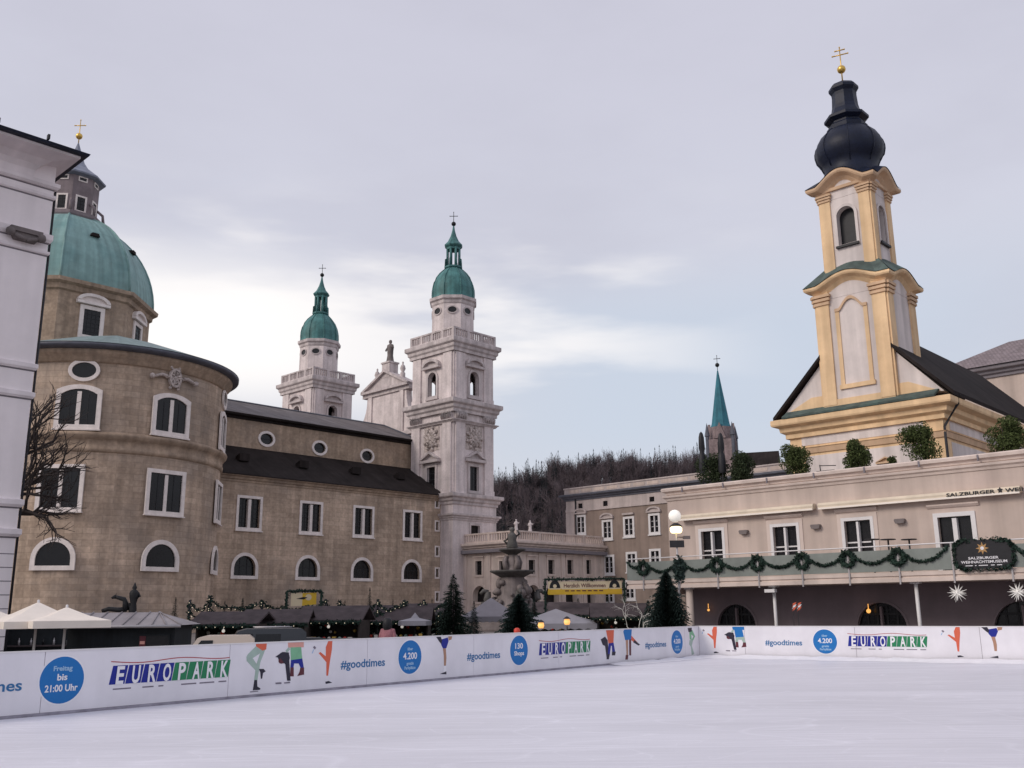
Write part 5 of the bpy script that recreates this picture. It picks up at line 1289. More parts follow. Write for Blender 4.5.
# ---------------------------------------------------------------- plants and folded parasols on the cafe roof
rz = GROUND+cz0-.3
def roofpt(px, inn=1.6):
    s_, _ = FQ.sz(px, 470, -inn); p = FQ.o-FQ.n*inn+FQ.u*s_; return p
for i, (px, wd, ht, lab) in enumerate(((711.5,2.0,2.0,'broad potted shrub at the foot of the folded parasols, beside the spire'), (743.5,1.9,2.0,'wide dark potted shrub right of the spire on the cafe roof'), (795.5,1.75,1.95,'round potted shrub under the church cornice, left end'), (860,1.65,1.95,'round potted shrub in front of the white church wall'), (924,1.95,2.1,'large potted shrub beside the church drainpipe'), (1011,1.8,1.9,'potted shrub furthest along the cafe roof, before the dark church roof'))):
    p = roofpt(px, 1.5); shrub('potted_shrub', lab, 'potted shrub', p.x, p.y, rz, wd, ht, 70+i, n=5200, leaf=.065, group='potted shrubs along the cafe roof', m='shrub' if i > 1 else 'shrub_dark')
p = roofpt(892.5, .9); shrub('potted_shrub', 'smallest clipped green ball between two larger roof shrubs', 'potted shrub', p.x, p.y, rz, .6, .55, 91, n=700, leaf=.05, group='potted shrubs along the cafe roof')
for px, ytop, lab in ((703, 431.5, 'left of two dark folded parasols on the cafe roof'), (722.5, 432.5, 'right of two dark folded parasols, in front of the spire')):
    p = roofpt(px, 1.1); zt_ = at(px, ytop, p.y).z-rz
    o = thing('folded_parasol', lab, 'parasol', (p.x, p.y, rz), 0, 'folded parasols on the cafe roof')
    mb = MB(); mb.lathe([(.035,0),(.035,zt_*.35)], 8); part('pole', mb, M['iron'], o)
    mb = MB(); mb.lathe([(.20,zt_*.30),(.24,zt_*.36),(.20,zt_*.6),(.13,zt_*.66),(.19,zt_*.72),(.16,zt_*.9),(.10,zt_*.97),(0,zt_)], 10, sx=1, sy=.9); part('folded_cloth', mb, M['black'], o)
p = roofpt(827, .9); o = thing('roof_bench', 'thin metal bench end showing above the cafe roof edge', 'bench', (p.x,p.y,rz), ROT_SQ)
mb = MB(); mb.box(-.5,.45,-.2,.2,.42,.46); part('seat', mb, M['iron'], o); mb = MB(); mb.tube([(-.45,.2,.44),(-.5,.24,.85)], .025); mb.tube([(-.5,.24,.8),(.4,.24,.72)], .025); part('backrest', mb, M['iron'], o)
for sx in (-.4,.4): mb = MB(); mb.tube([(sx,0,0),(sx,0,.42)], .025); part('leg', mb, M['iron'], o)

# ---------------------------------------------------------------- balcony greenery, sign, tables
def bpt(s, z, d=BD+.16): q = FQ.o+FQ.u*s+FQ.n*d; return (q.x, q.y, GROUND+z)
rd = random.Random(5)
def spray_tube(mb, pts, r, n, lf=.09):
    for i in range(n):
        t = rd.random()*(len(pts)-1); k = int(t); p = Vector(pts[k]).lerp(Vector(pts[min(k+1,len(pts)-1)]), t-k)
        v = Vector((rd.gauss(0,1), rd.gauss(0,1), rd.gauss(0,1))).normalized()*r*rd.uniform(.6,1.15); mb.leaf(p+v, lf*rd.uniform(.7,1.3), 0, rd)
wz = (zrl+zgl)/2-.45
names = ['first wreath of the balcony, at its far left end above the round fir','wreath behind the street lamp post','wreath below the first cafe window','wreath just left of the second window','wreath below the gap between two awning boxes','wreath just right of the third window foot','wreath under the third wall lamp, left of the black sign']
wx = [cq(px, 565, BD)[0] for px in (645,681,718.5,759,804,849.5,900)]
ws = []
for i, s0 in enumerate(wx):
    o = thing('fir_wreath', names[i], 'wreath', bpt(s0, wz), ROT_SQ, 'fir wreaths along the balcony'); mb = MB()
    pts = [(.29*math.cos(a), 0, .29*math.sin(a)) for a in [2*PI*k/20 for k in range(21)]]; mb.tube(pts, .11, n=6); spray_tube(mb, pts, .16, 260, .075)
    part('fir_ring', mb, M['garland'], o)
    mb = MB()
    for sg in (-1,1): mb.prism([(0,0),(sg*.2,.12),(sg*.2,-.12)] if sg > 0 else [(0,0),(-.2,.12),(-.2,-.12)][::1], lambda s, z, d: (s,-.16-d,.36+z), 0, .05)
    part('bow', mb, M['fir'], o)
sx0 = [bl0+.1]+wx+[cq(950, 560, BD)[0]]
gl_names = ['short fir garland at the far left end of the balcony rail','fir garland between the first two wreaths, above the round fir','fir garland under the first cafe window','fir garland left of the second cafe window','fir garland below the second awning box end','fir garland under the third cafe window','fir garland ending at the third window corner','fir garland running up to the black sign']
for i in range(len(sx0)-1):
    a, b = sx0[i], sx0[i+1]; n = 14; o = thing('fir_garland', gl_names[i], 'garland', bpt(a, zrl-.15), ROT_SQ, 'fir garlands hung along the balcony')
    pts = [((b-a)*k/n, 0, -.62*(1-(2*k/n-1)**2)*min(1,(b-a)/2.0)) for k in range(n+1)]; mb = MB(); mb.tube(pts, .04, n=6); spray_tube(mb, pts, .085, int(150*(b-a)), .065); part('fir_rope', mb, M['garland'], o)
a, b = cq(1013, 560, BD)[0], cq(1024, 560, BD)[0]+1.6
o = thing('fir_garland', 'fir garland leaving the black sign towards the picture edge', 'garland', bpt(a, zrl-.15), ROT_SQ, 'fir garlands hung along the balcony')
pts = [((b-a)*k/14, 0, -.62*(1-(2*k/14-1)**2)) for k in range(15)]; mb = MB(); mb.tube(pts, .06, n=6); spray_tube(mb, pts, .11, 300, .075); part('fir_rope', mb, M['garland'], o)
# black museum sign framed with fir
sa, sb = cq(953, 555, BD+.25)[0], cq(1014, 555, BD+.25)[0]; zb0_, zb1_ = cq(983, 569.5, BD+.25)[1], cq(983, 539, BD+.25)[1]
o = thing('museum_sign', 'black fir-framed museum sign with a star, hung on the balcony', 'sign', bpt((sa+sb)/2, zb0_, BD+.16), ROT_SQ)
w2, h2 = (sb-sa)/2, zb1_-zb0_
def sgn(c, e, n=40, p=4.0): return [(c[0]+w2*e*abs(math.cos(2*PI*i/n))**(2/p)*(1 if math.cos(2*PI*i/n) >= 0 else -1), h2/2+h2/2*e*abs(math.sin(2*PI*i/n))**(2/p)*(1 if math.sin(2*PI*i/n) >= 0 else -1)) for i in range(n)]
mb = MB(); mb.prism(sgn((0,0), .96), LF, 0, .07); part('panel', mb, M['black'], o)
mb = MB(); pts = [(p[0], -.03, p[1]) for p in sgn((0,0), .97)]; pts.append(pts[0]); spray_tube(mb, pts, .11, 900, .075); part('fir_frame', mb, M['garland'], o)
lettering('SALZBURGER', .145, M['p_white'], o, (0,-.078,h2*.345), w2*1.0, offset=.003); lettering('WEIHNACHTSMUSEUM', .155, M['p_white'], o, (0,-.078,h2*.215), w2*1.52, offset=.003)
mb = MB()
for i, (x0_, x1_) in enumerate(((-.62,-.38),(-.30,-.26),(-.18,.12),(.22,.34),(.42,.58))): mb.box(x0_*w2, x1_*w2, -.074, -.071, h2*.125, h2*.15)
part('small_print', mb, M['p_white'], o)
M['sign_gold'] = material('sign_star_gold', (.45,.27,.12), var=.1)
mb = MB(); st = [(.27*(1 if i % 2 == 0 else .48)*math.cos(PI/2+i*PI/8), h2*.70+.27*(1 if i % 2 == 0 else .48)*math.sin(PI/2+i*PI/8)) for i in range(16)]
mb.prism(st, LF, .07, .078, 0); mb.prism(circ(0, h2*.70, .075, 14), LF, .0785, .083, 1); part('star_emblem', mb, [M['sign_gold'], M['p_white']], o)
for px, lab in ((872,'thin bar table at the third cafe window, partly behind the frame'),(888,'left of two slim bar tables on the balcony'),(909,'right of two slim bar tables on the balcony, under a wall lamp')):
    s0, zz = cq(px, 540, 1.2); o = thing('bar_table', lab, 'table', bpt(s0, zfas, 1.2), ROT_SQ, 'bar tables on the balcony'); ht = zz-zfas
    mb = MB(); mb.tube([(0,0,0),(0,0,ht)], .04); mb.lathe([(.22,0),(.22,.03),(.04,.05)], 12); part('stand', mb, M['iron'], o)
    mb = MB(); mb.lathe([(0,ht),(.34,ht),(.36,ht+.02),(.34,ht+.045),(0,ht+.045)], 16); part('table_top', mb, M['iron'], o)
# paper stars under the balcony, two pennants
for px, py, r, lab in ((957.5,593,.42,'white many-pointed paper star hanging below the museum sign'),(1018,592,.42,'white many-pointed paper star at the right picture edge')):
    s0, zz = cq(px, py, BD-.2); o = thing('paper_star', lab, 'star lantern', bpt(s0, zz, BD-.2), ROT_SQ, 'white paper stars below the balcony'); mb = MB(); r2 = random.Random(4)
    for i in range(26):
        a = math.acos(1-2*(i+.5)/26); b = i*2.39996; v = Vector((math.sin(a)*math.cos(b), math.sin(a)*math.sin(b), math.cos(a))); mb.tube([tuple(v*.05), tuple(v*.14), tuple(v*r)], .06, .004, 4, sm=False)
    part('star_points', mb, M['star'], o); mb = MB(); mb.tube([(0,0,.1),(0,0,zdk-zz)], .008, n=4); part('cord', mb, M['iron'], o)
for px, tilt, lab in ((793,-.35,'left of two small red and white pennants on a thin stick'),(798,.4,'right of two small red and white pennants on a thin stick')):
    s0, zz = cq(px, 616, BD+.6); o = thing('pennant', lab, 'flag', bpt(s0, 0, BD+.6), ROT_SQ, 'small red and white pennants'); mb = MB(); mb.tube([(0,0,0),(.03,0,zz+.62)], .014); part('stick', mb, M['iron'], o)
    mb = MB(); 
    for k, mm in enumerate((0,1,0)): mb.prism([(-.02+.0,zz+.42-k*.10),(.05,zz+.60-k*.10),(.24,zz+.66-k*.10),(.14,zz+.52-k*.10)], LF, -.008, .008, mm)
    part('cloth', mb, [M['p_orange'], M['p_white']], o)

# ---------------------------------------------------------------- street lamp behind the corner of the rink
lx = gx(677.5, 44.5, 560); o = thing('street_lamp', 'street lamp with a white globe, a lit lantern below and a dark nameplate', 'street lamp', (lx, 44.5, GROUND), 0)
lz = lambda py: at(677, py, 44.5).z-GROUND
mb = MB(); mb.tube([(0,0,0),(0,0,.9)], .13, .11, 10); mb.tube([(0,0,.9),(0,0,lz(523))], .055, .045, 8); part('pole', mb, M['steel'], o)
mb = MB(); mb.ball((-.03,0,lz(516)), .29, n=20); part('globe', mb, M['globe'], o)
mb = MB(); mb.lathe([(.0,lz(533)),(.22,lz(533)),(.28,lz(531)),(.28,lz(528)),(.2,lz(526.5)),(0,lz(526.5))], 16); part('lit_lantern', mb, M['lamp_lit'], o)
mb = MB(); mb.lathe([(.1,lz(525.5)),(.3,lz(526.2)),(.1,lz(523))], 16); part('lantern_cap', mb, M['iron'], o)
box_part('nameplate', 'iron', o, (-.33,.33,-.08,-.03,lz(547.5),lz(540.5)))
mb = MB(); mb.tube([(0,0,lz(537)),(.55,0,lz(537.5))], .03); mb.box(.3,.62,-.1,.1,lz(539),lz(536)); part('side_arm', mb, M['fountain'], o)
ob = thing('fir_bundle', 'dark bundle of fir and cloth tied to the street lamp post', 'decoration', (lx+.02, 44.4, GROUND+lz(580)), 0)
mb = MB(); mb.box(-.2,.2,-.2,.02,0,lz(560)-lz(580)); pts = [(0,-.12,0),(0,-.12,lz(560)-lz(580))]; spray_tube(mb, pts, .24, 260, .09); part('fir_wrap', mb, M['fir2'], ob)
# ---------------------------------------------------------------- fountain in the square
fy = 128.0; fx = gx(512.5, fy, 590); fzz = lambda py: at(512.5, py, fy).z-GROUND; fk = fy/FOC*.985
fo = thing('fountain', 'tall tiered stone fountain with two bowls in front of the arcade building', 'fountain', (fx, fy, GROUND))
mb = MB(); mb.lathe([(8,0),(8.2,.3),(7.6,.9),(8.0,1.5),(7.5,1.6),(7.3,1.0),(0,1.0)], 24); part('basin', mb, M['fountain'], fo)
mb = MB(); mb.lathe([(3.6,1.0),(3.2,2.2),(2.3,3.2),(1.9,fzz(592)),(1.7,fzz(580)),(1.5,fzz(577)),(0,fzz(577))], 18); rd = random.Random(8)
for i in range(70): a = rd.random()*6.28; f_ = rd.random(); z_ = 1.2+f_*(fzz(581)-1.2); q = 3.1-1.3*f_; mb.ball((q*math.cos(a),q*math.sin(a),z_), rd.uniform(.25,.55), n=5, sz=rd.uniform(.6,1.3))
part('rock_base', mb, M['fountain'], fo)
for k in range(4):
    a = k*PI/2+.25; c, s = math.cos(a), math.sin(a); mb = MB()
    mb.tube([(1.8*c,1.8*s,2.6),(2.9*c,2.9*s,3.2),(3.4*c,3.4*s,4.0),(3.3*c,3.3*s,4.9)], .75, .38, 8); mb.tube([(3.3*c,3.3*s,4.8),(3.9*c,3.9*s,5.0),(4.3*c,4.3*s,4.6)], .34, .2, 8)
    for sg in (-.5,.5): mb.tube([(3.1*c-sg*s,3.1*s+sg*c,3.4),(4.0*c-sg*s,4.0*s+sg*c,3.5),(4.2*c-sg*s,4.2*s+sg*c,2.9)], .2, .12, 6)
    part('rearing_horse', mb, M['fountain_dark'], fo)
def bowl(name, r, z_): mb = MB(); mb.lathe([(r*.28,z_-r*.42),(r*.45,z_-r*.33),(r*.85,z_-r*.12),(r*1.02,z_-.12),(r*1.02,z_+.06),(r*.95,z_+.06),(r*.5,z_-.1),(0,z_-.1)], 28); part(name, mb, M['fountain_dark'], fo)
bowl('lower_bowl', 22*fk, fzz(571)); bowl('upper_bowl', 13.3*fk, fzz(549.5))
mb = MB(); mb.lathe([(1.0,fzz(571.5)),(.7,fzz(566)),(.9,fzz(560)),(.6,fzz(556)),(.5,fzz(553)),(0,fzz(553))], 14)
for k in range(4): a = k*PI/2+.6; mb.tube([(.9*math.cos(a),.9*math.sin(a),fzz(570)),(1.25*math.cos(a),1.25*math.sin(a),fzz(562)),(.9*math.cos(a),.9*math.sin(a),fzz(556))], .42, .26, 7)
part('figure_group', mb, M['fountain'], fo)
mb = MB(); mb.lathe([(.5,fzz(549.7)),(.8,fzz(547)),(.7,fzz(544)),(.55,fzz(540)),(.65,fzz(537)),(.5,fzz(534)),(.2,fzz(532)),(.4,fzz(530)),(.35,fzz(528)),(0,fzz(527))], 14); mb.tube([(.4,0,fzz(537)),(1.0,0,fzz(534)),(.7,0,fzz(530))], .24, .16, 6); mb.tube([(-.4,0,fzz(538)),(-1.0,0,fzz(541)),(-.6,0,fzz(544))], .28, .18, 6); part('triton', mb, M['fountain_dark'], fo)

# ---------------------------------------------------------------- parasols, hut, statues at the left
def parasol(label, px, py, Y, hw, drop, group='cream parasols beside the hut', rot=.7):
    p = at(px, py, Y); o = thing('parasol', label, 'parasol', (p.x, Y, GROUND), rot, group); zt_ = p.z-GROUND; ze_ = zt_-drop
    mb = MB(); n = 8
    ring0 = [(.03,0)]; 
    P = []
    for i in range(16):
        a = 2*PI*i/16; q = max(abs(math.cos(a)), abs(math.sin(a))); P.append((math.cos(a)/q*hw, math.sin(a)/q*hw))
    for i in range(16):
        A, B = P[i], P[(i+1)%16]; sag = .10 if True else 0
        for t0, t1 in ((0,.5),(.5,1)):
            za, zb_ = zt_-drop*t0-(sag if t0 == .5 else 0)*.6, zt_-drop*t1
            if t0 == 0: zb_ -= sag*.6
            mb.face([(A[0]*t0,A[1]*t0,za),(A[0]*t1,A[1]*t1,zb_),(B[0]*t1,B[1]*t1,zb_),(B[0]*t0,B[1]*t0,za)] if t0 else [(0,0,zt_),(A[0]*t1,A[1]*t1,zb_),(B[0]*t1,B[1]*t1,zb_)], sm=True)
        mb.face([(A[0],A[1],ze_),(A[0]*1.0,A[1]*1.0,ze_-.22),(B[0],B[1],ze_-.22),(B[0],B[1],ze_)])
    part('canopy', mb, M['cream_cloth'], o)
    mb = MB(); mb.lathe([(.35,0),(.35,.08),(.04,.1),(.04,zt_+.06),(0,zt_+.08)], 10); part('pole', mb, M['white_paint'], o)
    for k in range(4): a = PI/4+k*PI/2; mb = MB(); mb.tube([(.04,.0,zt_-.55*drop-.45),(math.cos(a)*hw*.7,math.sin(a)*hw*.7,zt_-drop*.75)], .015, n=4); part('strut', mb, M['white_paint'], o)
    return o
parasol('cream parasol with the tallest peak, second from the picture edge', 38.5, 602, 31.6, 1.22, .60)
parasol('cream parasol nearest the dark hut, its eave touching the hut roof', 67, 607, 31.2, 1.12, .42, rot=.62)
parasol('cream parasol cut off by the picture edge below the white house', -14, 606, 31.8, 1.25, .5)
HY = 33.5; h0_ = gx(66, HY, 625); h1_ = gx(180, HY, 625); hut = thing('market_hut', 'dark green boarded hut with a pale seamed metal roof', 'hut', ((h0_+h1_)/2, HY, GROUND), .12); hwid = (h1_-h0_)/2
hz_ = at(140, 625.5, HY).z-GROUND; hr_ = at(120, 612.5, HY+1.6).z-GROUND
mb = MB(); mb.box(-hwid+.12, hwid-.25, .15, 3.0, 0, hz_); part('wall', mb, M['hut'], hut)
mb = MB(); A = [(-hwid,-.15,hz_),(hwid,-.15,hz_),(hwid,3.3,hz_),(-hwid,3.3,hz_)]; r1, r2 = (-hwid+.1,1.6,hr_), (hwid-1.15,1.6,hr_)
for q in ([A[0],A[1],r2,r1],[A[1],A[2],r2],[A[2],A[3],r1,r2],[A[3],A[0],r1],A[::-1]): mb.face(q)
for k in range(9): f = k/8; x_ = -hwid+2*hwid*f; xr_ = min(max(x_, -hwid+.1), hwid-1.15); mb.tube([(x_,-.15,hz_+.02),(xr_,1.6,hr_+.02)], .025, n=5)
part('roof', mb, M['hut_roof'], hut)
mb = MB(); mb.tube([(-hwid,-.2,hz_-.03),(hwid,-.2,hz_-.03)], .06, n=6); part('gutter', mb, M['steel'], hut)
mb = MB(); x_ = gx(141, HY, 640)-(h0_+h1_)/2; mb.box(x_-.1,x_+.1,.10,.148,hz_-.78,hz_-.35,0); mb.box(x_-.08,x_+.08,.09,.104,hz_-.62,hz_-.52,1); part('poster', mb, [M['p_maroon'], M['p_pink']], hut)
mb = MB(); x_ = gx(152, HY, 640)-(h0_+h1_)/2; mb.ring(outline('rect',.95,.6,e=.05), outline('rect',.95,.6), LF, -.02, .05, 0); mb.prism(outline('rect',.95,.6), LF, -.01, .01, 1); part('window', mb, [M['hut'], M['glass']], hut, (x_,.14,hz_-.95))
bx_ = gx(20, 47, 630); o = thing('bar_hut', 'low black drinks hut in the shade of the cream parasols', 'hut', (bx_, 47, GROUND), .2)
mb = MB(); mb.box(-2.6,2.6,0,2.4,0,2.0); part('wall', mb, M['hut'], o); box_part('flat_roof', 'roof_dark', o, (-2.75,2.75,-.25,2.5,2.003,2.12)); box_part('counter', 'stall_roof', o, (-2.5,2.5,-.35,-.003,1.05,1.12))
rd = random.Random(2)
for i in range(9): mb = MB(); x_ = -2.2+i*.55+rd.uniform(-.1,.1); mb.lathe([(0,1.12),(.05,1.12),(.05,1.32),(.018,1.38),(.018,1.45),(0,1.45)], 8, (x_,-.2,0)); part('bottle', mb, M['steel' if i % 3 else 'glass'], o)
# dark sculpture on the hut roof
rp = Vector((gx(131, HY+1.6, 613), HY+1.75, GROUND+hr_)); sk_ = 28/FOC*(HY+1.6)
o = thing('statue', 'dark standing figure with a pointed cap on the hut roof', 'statue', rp, .1, 'dark sculptures on the hut roof'); k = sk_/1.0
mb = MB(); mb.lathe([(.12*k,0),(.13*k,.12*k),(.10*k,.3*k),(.15*k,.5*k),(.17*k,.66*k),(.12*k,.74*k),(.06*k,.78*k),(.085*k,.84*k),(.06*k,.90*k),(.015*k,1.02*k),(0,1.03*k)], 12, sx=1, sy=.8); mb.tube([(.12*k,0,.68*k),(.2*k,0,.55*k),(.12*k,-.1*k,.45*k)], .05*k, .035*k, 6); part('figure', mb, M['bronze'], o)
rp2 = Vector((gx(114, HY+1.6, 613), HY+1.75, GROUND+hr_)); m1 = (HY+1.6)/FOC
o = thing('statue', 'dark crouching animal with its head stretched out on the hut roof', 'statue', rp2, .1, 'dark sculptures on the hut roof')
mb = MB(); c = lambda px, py: ((px-114)*m1, 0, (613-py)*m1)
mb.tube([c(123,611),c(122.5,604),c(121,600.5),c(116,599),c(111,597.5)], 3.2*m1, 1.5*m1, 8); mb.tube([c(113,598),c(110.5,598.4),c(109,599.2)], 2.0*m1, 1.0*m1, 8); mb.tube([c(101,611.5),c(107,609.5),c(116,610.5),c(124,610)], 2.0*m1, 2.6*m1, 8); mb.tube([c(112.5,597),c(113,594.5)], .6*m1, .2*m1, 5); mb.tube([c(126,604),c(127,609),c(127,613)], 1.3*m1, .8*m1, 6); part('animal', mb, M['bronze'], o)

# ---------------------------------------------------------------- parked vehicles behind the boards
def vehicle(name, label, cat, px, Y, rot, paint, L_=4.3, W_=1.8, H=1.85, van=True, flip=False, group='vehicles parked behind the boards', pane_side=True, roofbar=False):
    o = thing(name, label, cat, (gx(px, Y, 640), Y, GROUND), rot, group); l = L_/2; w_ = W_/2
    if van: body = [(-l,.28),(l,.28),(l+.03,.6),(l-.02,H*.93),(l-.18,H),(-l+1.35,H),(-l+1.05,H*.96),(-l+.62,H*.60),(-l+.08,H*.50),(-l-.03,.55)]
    else: body = [(-l,.28),(l,.28),(l+.03,.62),(l-.05,.93),(l-.35,.98),(l-.95,H*.98),(l-1.2,H),(-l+1.75,H),(-l+1.45,H*.97),(-l+.98,.93),(-l+.15,.80),(-l-.03,.55)]
    pz = lambda s, z, d: (s, d*(1-.16*max(0, z-H*.5)/(H*.5)), z)
    mb = MB(); mb.prism(body, pz, -w_, w_); part('body', mb, M[paint], o)
    if van: win = [[(-l+.72,H*.62),(-l+1.55,H*.62),(-l+1.55,H*.92),(-l+1.18,H*.92)]]+([[(-l+1.65,H*.60),(l-.9,H*.60),(l-.9,H*.91),(-l+1.65,H*.91)]] if pane_side else [])
    else: win = [[(-l+1.15,.97),(-l+2.15,.97),(-l+2.15,H*.94),(-l+1.6,H*.94)],[(-l+2.25,.97),(l-.75,.99),(l-1.1,H*.94),(-l+2.25,H*.94)]]
    for q in win:
        for sg in (-1,1):
            mb = MB(); fn = lambda s, z, d: (s, sg*(w_*(1-.16*max(0, z-H*.5)/(H*.5))+d), z); mb.prism(q if sg < 0 else q[::-1], fn, -.02, .012); part('side_window', mb, M['glass'], o)
    a, b = ((-l+.66,H*.62),(-l+1.03,H*.935)) if van else ((-l+1.0,.96),(-l+1.46,H*.955)); mb = MB(); n_ = Vector((-(b[1]-a[1]), b[0]-a[0])).normalized()*.02; ww = w_*.84
    mb.face([(a[0]+n_.x,-ww,a[1]+n_.y),(a[0]+n_.x,ww,a[1]+n_.y),(b[0]+n_.x,ww*.93,b[1]+n_.y),(b[0]+n_.x,-ww*.93,b[1]+n_.y)][::-1]); part('windscreen', mb, M['glass'], o)
    for x_ in (-l+.85, l-.8):
        for sg in (-1,1):
            mb = MB(); mb.prism([(x_+.32*math.cos(t*PI/10), .32+.32*math.sin(t*PI/10)) for t in range(20)], lambda s, z, d: (s, sg*(w_-.2+d), z), 0, .215); wh = part('wheel', mb, M['black'], o)
            mb = MB(); mb.prism([(x_+.19*math.cos(t*PI/8), .32+.19*math.sin(t*PI/8)) for t in range(16)], lambda s, z, d: (s, sg*(w_+.0+d), z), 0, .025); part('rim', mb, M['steel'], wh)
    for sg in (-1,1):
        mb = MB(); mb.box(-l-.05,-l+.10,sg*w_*.72-.2,sg*w_*.72+.2,.58,.74); part('headlight', mb, M['white_paint'], o)
        mb = MB(); mb.box(-l+.95,-l+1.05,sg*(w_+.12)-.1,sg*(w_+.12)+.1,H*.60,H*.60+.2); part('wing_mirror', mb, M['black'], o)
    if roofbar:
        for yy in (-.6,.6): mb = MB(); mb.tube([(-l+1.6,yy,H+.05),(l-.5,yy,H+.05)], .025); part('roof_rail', mb, M['steel'], o)
    return o
M['van_cream'] = material('cream_van_paint', (.62,.52,.44), var=.03, rough=.35, spec=.5)
M['van_dark'] = material('dark_car_paint', (.03,.034,.042), var=.05, rough=.3, spec=.5)
M['car_blue'] = material('blue_black_car_paint', (.022,.026,.045), var=.05, rough=.3, spec=.5)
br_ = FL.rot
vehicle('van', 'cream panel van parked right of the dark hut', 'van', 211, 33.5, .25, 'van_cream', 2.9, 1.7, 1.80, True, pane_side=False)
vehicle('van', 'dark people carrier parked between the cream van and the dark cars', 'van', 256, 35.2, .30, 'van_dark', 3.4, 1.8, 1.98, True, roofbar=True)
vehicle('car', 'dark car parked under the small yellow banner', 'car', 297, 36.5, .45, 'van_dark', 3.9, 1.75, 1.62, False)
vehicle('car', 'blue black car parked right of the small yellow banner', 'car', 338, 38.5, .6, 'car_blue', 4.2, 1.75, 1.52, False)

# ---------------------------------------------------------------- stalls of the Christmas market
def stall(label, px, Y, w_, d_, hz, hr, rot=0.0, roofm='stall_roof', wallm='stall', lit=True):
    o = thing('market_stall', label, 'market stall', (gx(px, Y, 620), Y, GROUND), rot, 'wooden stalls of the Christmas market')
    mb = MB(); mb.box(-w_/2,w_/2,0,d_,0,1.0); mb.box(-w_/2,w_/2,d_-.08,d_+.001,1.0,hz); mb.box(-w_/2,-w_/2+.08,.001,d_-.08,1.0,hz); mb.box(w_/2-.08,w_/2,.001,d_-.08,1.0,hz); part('booth', mb, M[wallm], o)
    mb = MB(); mb.box(-w_/2-.1,w_/2+.1,-.3,.25,1.003,1.06); part('counter', mb, M['stall_roof'], o)
    mb = MB(); mb.prism([(-.45,hz-.08),(d_/2,hr),(d_+.3,hz-.03),(d_+.3,hz+.07),(d_/2,hr+.10),(-.45,hz+.02)], lambda s, z, d: (d, s, z), -w_/2-.25, w_/2+.25); part('roof', mb, M[roofm], o)
    rd = random.Random(int(px*7)); mb = MB(); pts = [(-w_/2-.2+(w_+.4)*i/12, -.47, hz-.06-.06*abs(math.sin(i*1.57))) for i in range(13)]; mb.tube(pts, .05, n=5); spray_tube(mb, pts, .12, int(90*w_), .085); part('fir_trim', mb, M['garland'], o)
    mb = MB()
    for i in range(int(w_*2.2)): mb.ball((-w_/2+.3+i*.45, -.56, hz-.14), .022, n=6)
    part('bulb_row', mb, M['bulb'], o)
    if lit: mb = MB(); mb.ball((.3*math.sin(px),-.1,hz-.32), .085, n=8); mb.tube([(.3*math.sin(px),-.1,hz-.25),(.3*math.sin(px),-.1,hz+.0)], .012, n=4); part('lamp', mb, M['globe'], o)
    mb = MB()
    for i in range(int(w_*3.4)):
        x_ = -w_/2+.2+i*.28; k_ = rd.random(); z_ = 1.06
        if k_ < .4: mb.box(x_-.1,x_+.1,-.15,.05,z_,z_+.12+.2*rd.random(), i % 4)
        else: mb.ball((x_,-.05,z_+.11), .10, i % 4, n=7)
        if rd.random() < .8: mb.ball((x_, .7+.5*rd.random(), hz-.25-.5*rd.random()), .07+.05*rd.random(), (i+1) % 4, n=6)
    part('goods', mb, [M['p_red'], M['cream_cloth'], M['gold'], M['p_mint']], o)
    return o
S_ = [(330,52,3.2,2.1,2.75,'stall with a shingled roof behind the small yellow banner'),(362,58,3.0,2.1,2.8,'stall left of the woman with dark hair'),(398,56,3.4,2.0,2.75,'stall with a white roof crate, right of the woman with dark hair'),(432,60,3.0,2.2,2.9,'stall left of the tall sparse fir'),(588,62,3.2,2.2,2.85,'stall below the right half of the welcome banner'),(620,58,3.0,2.1,2.8,'stall below the right post of the welcome banner'),(556,72,3.2,2.3,3.0,'stall behind the pale sloping tent under the welcome banner'),(275,50,3.0,2.0,2.6,'stall just left of the small yellow banner'),(226,48,3.0,2.0,2.5,'leftmost stall, behind the cream van')]
for i, (px, Y, w_, hz, hr, lab) in enumerate(S_): stall('dark wooden market '+lab, px, Y, w_, 2.2, hz, hr, rot=-.1+.05*(i % 4), roofm='stall_roof')
p = at(415, 619, 55.2); o = thing('roof_crate', 'small white canvas peak standing above the stall row', 'canopy', (p.x, 55.2, GROUND)); mb = MB(); hh = p.z-GROUND
mb.lathe([(.95,hh-.35),(.93,hh-.1),(.25,hh+.05),(.0,hh+.35)], 8, sm=False); part('canopy', mb, M['tent_white'], o); mb = MB(); mb.tube([(0,0,0),(0,0,hh+.3)], .03); part('pole', mb, M['iron'], o); o.name = 'canvas_canopy'
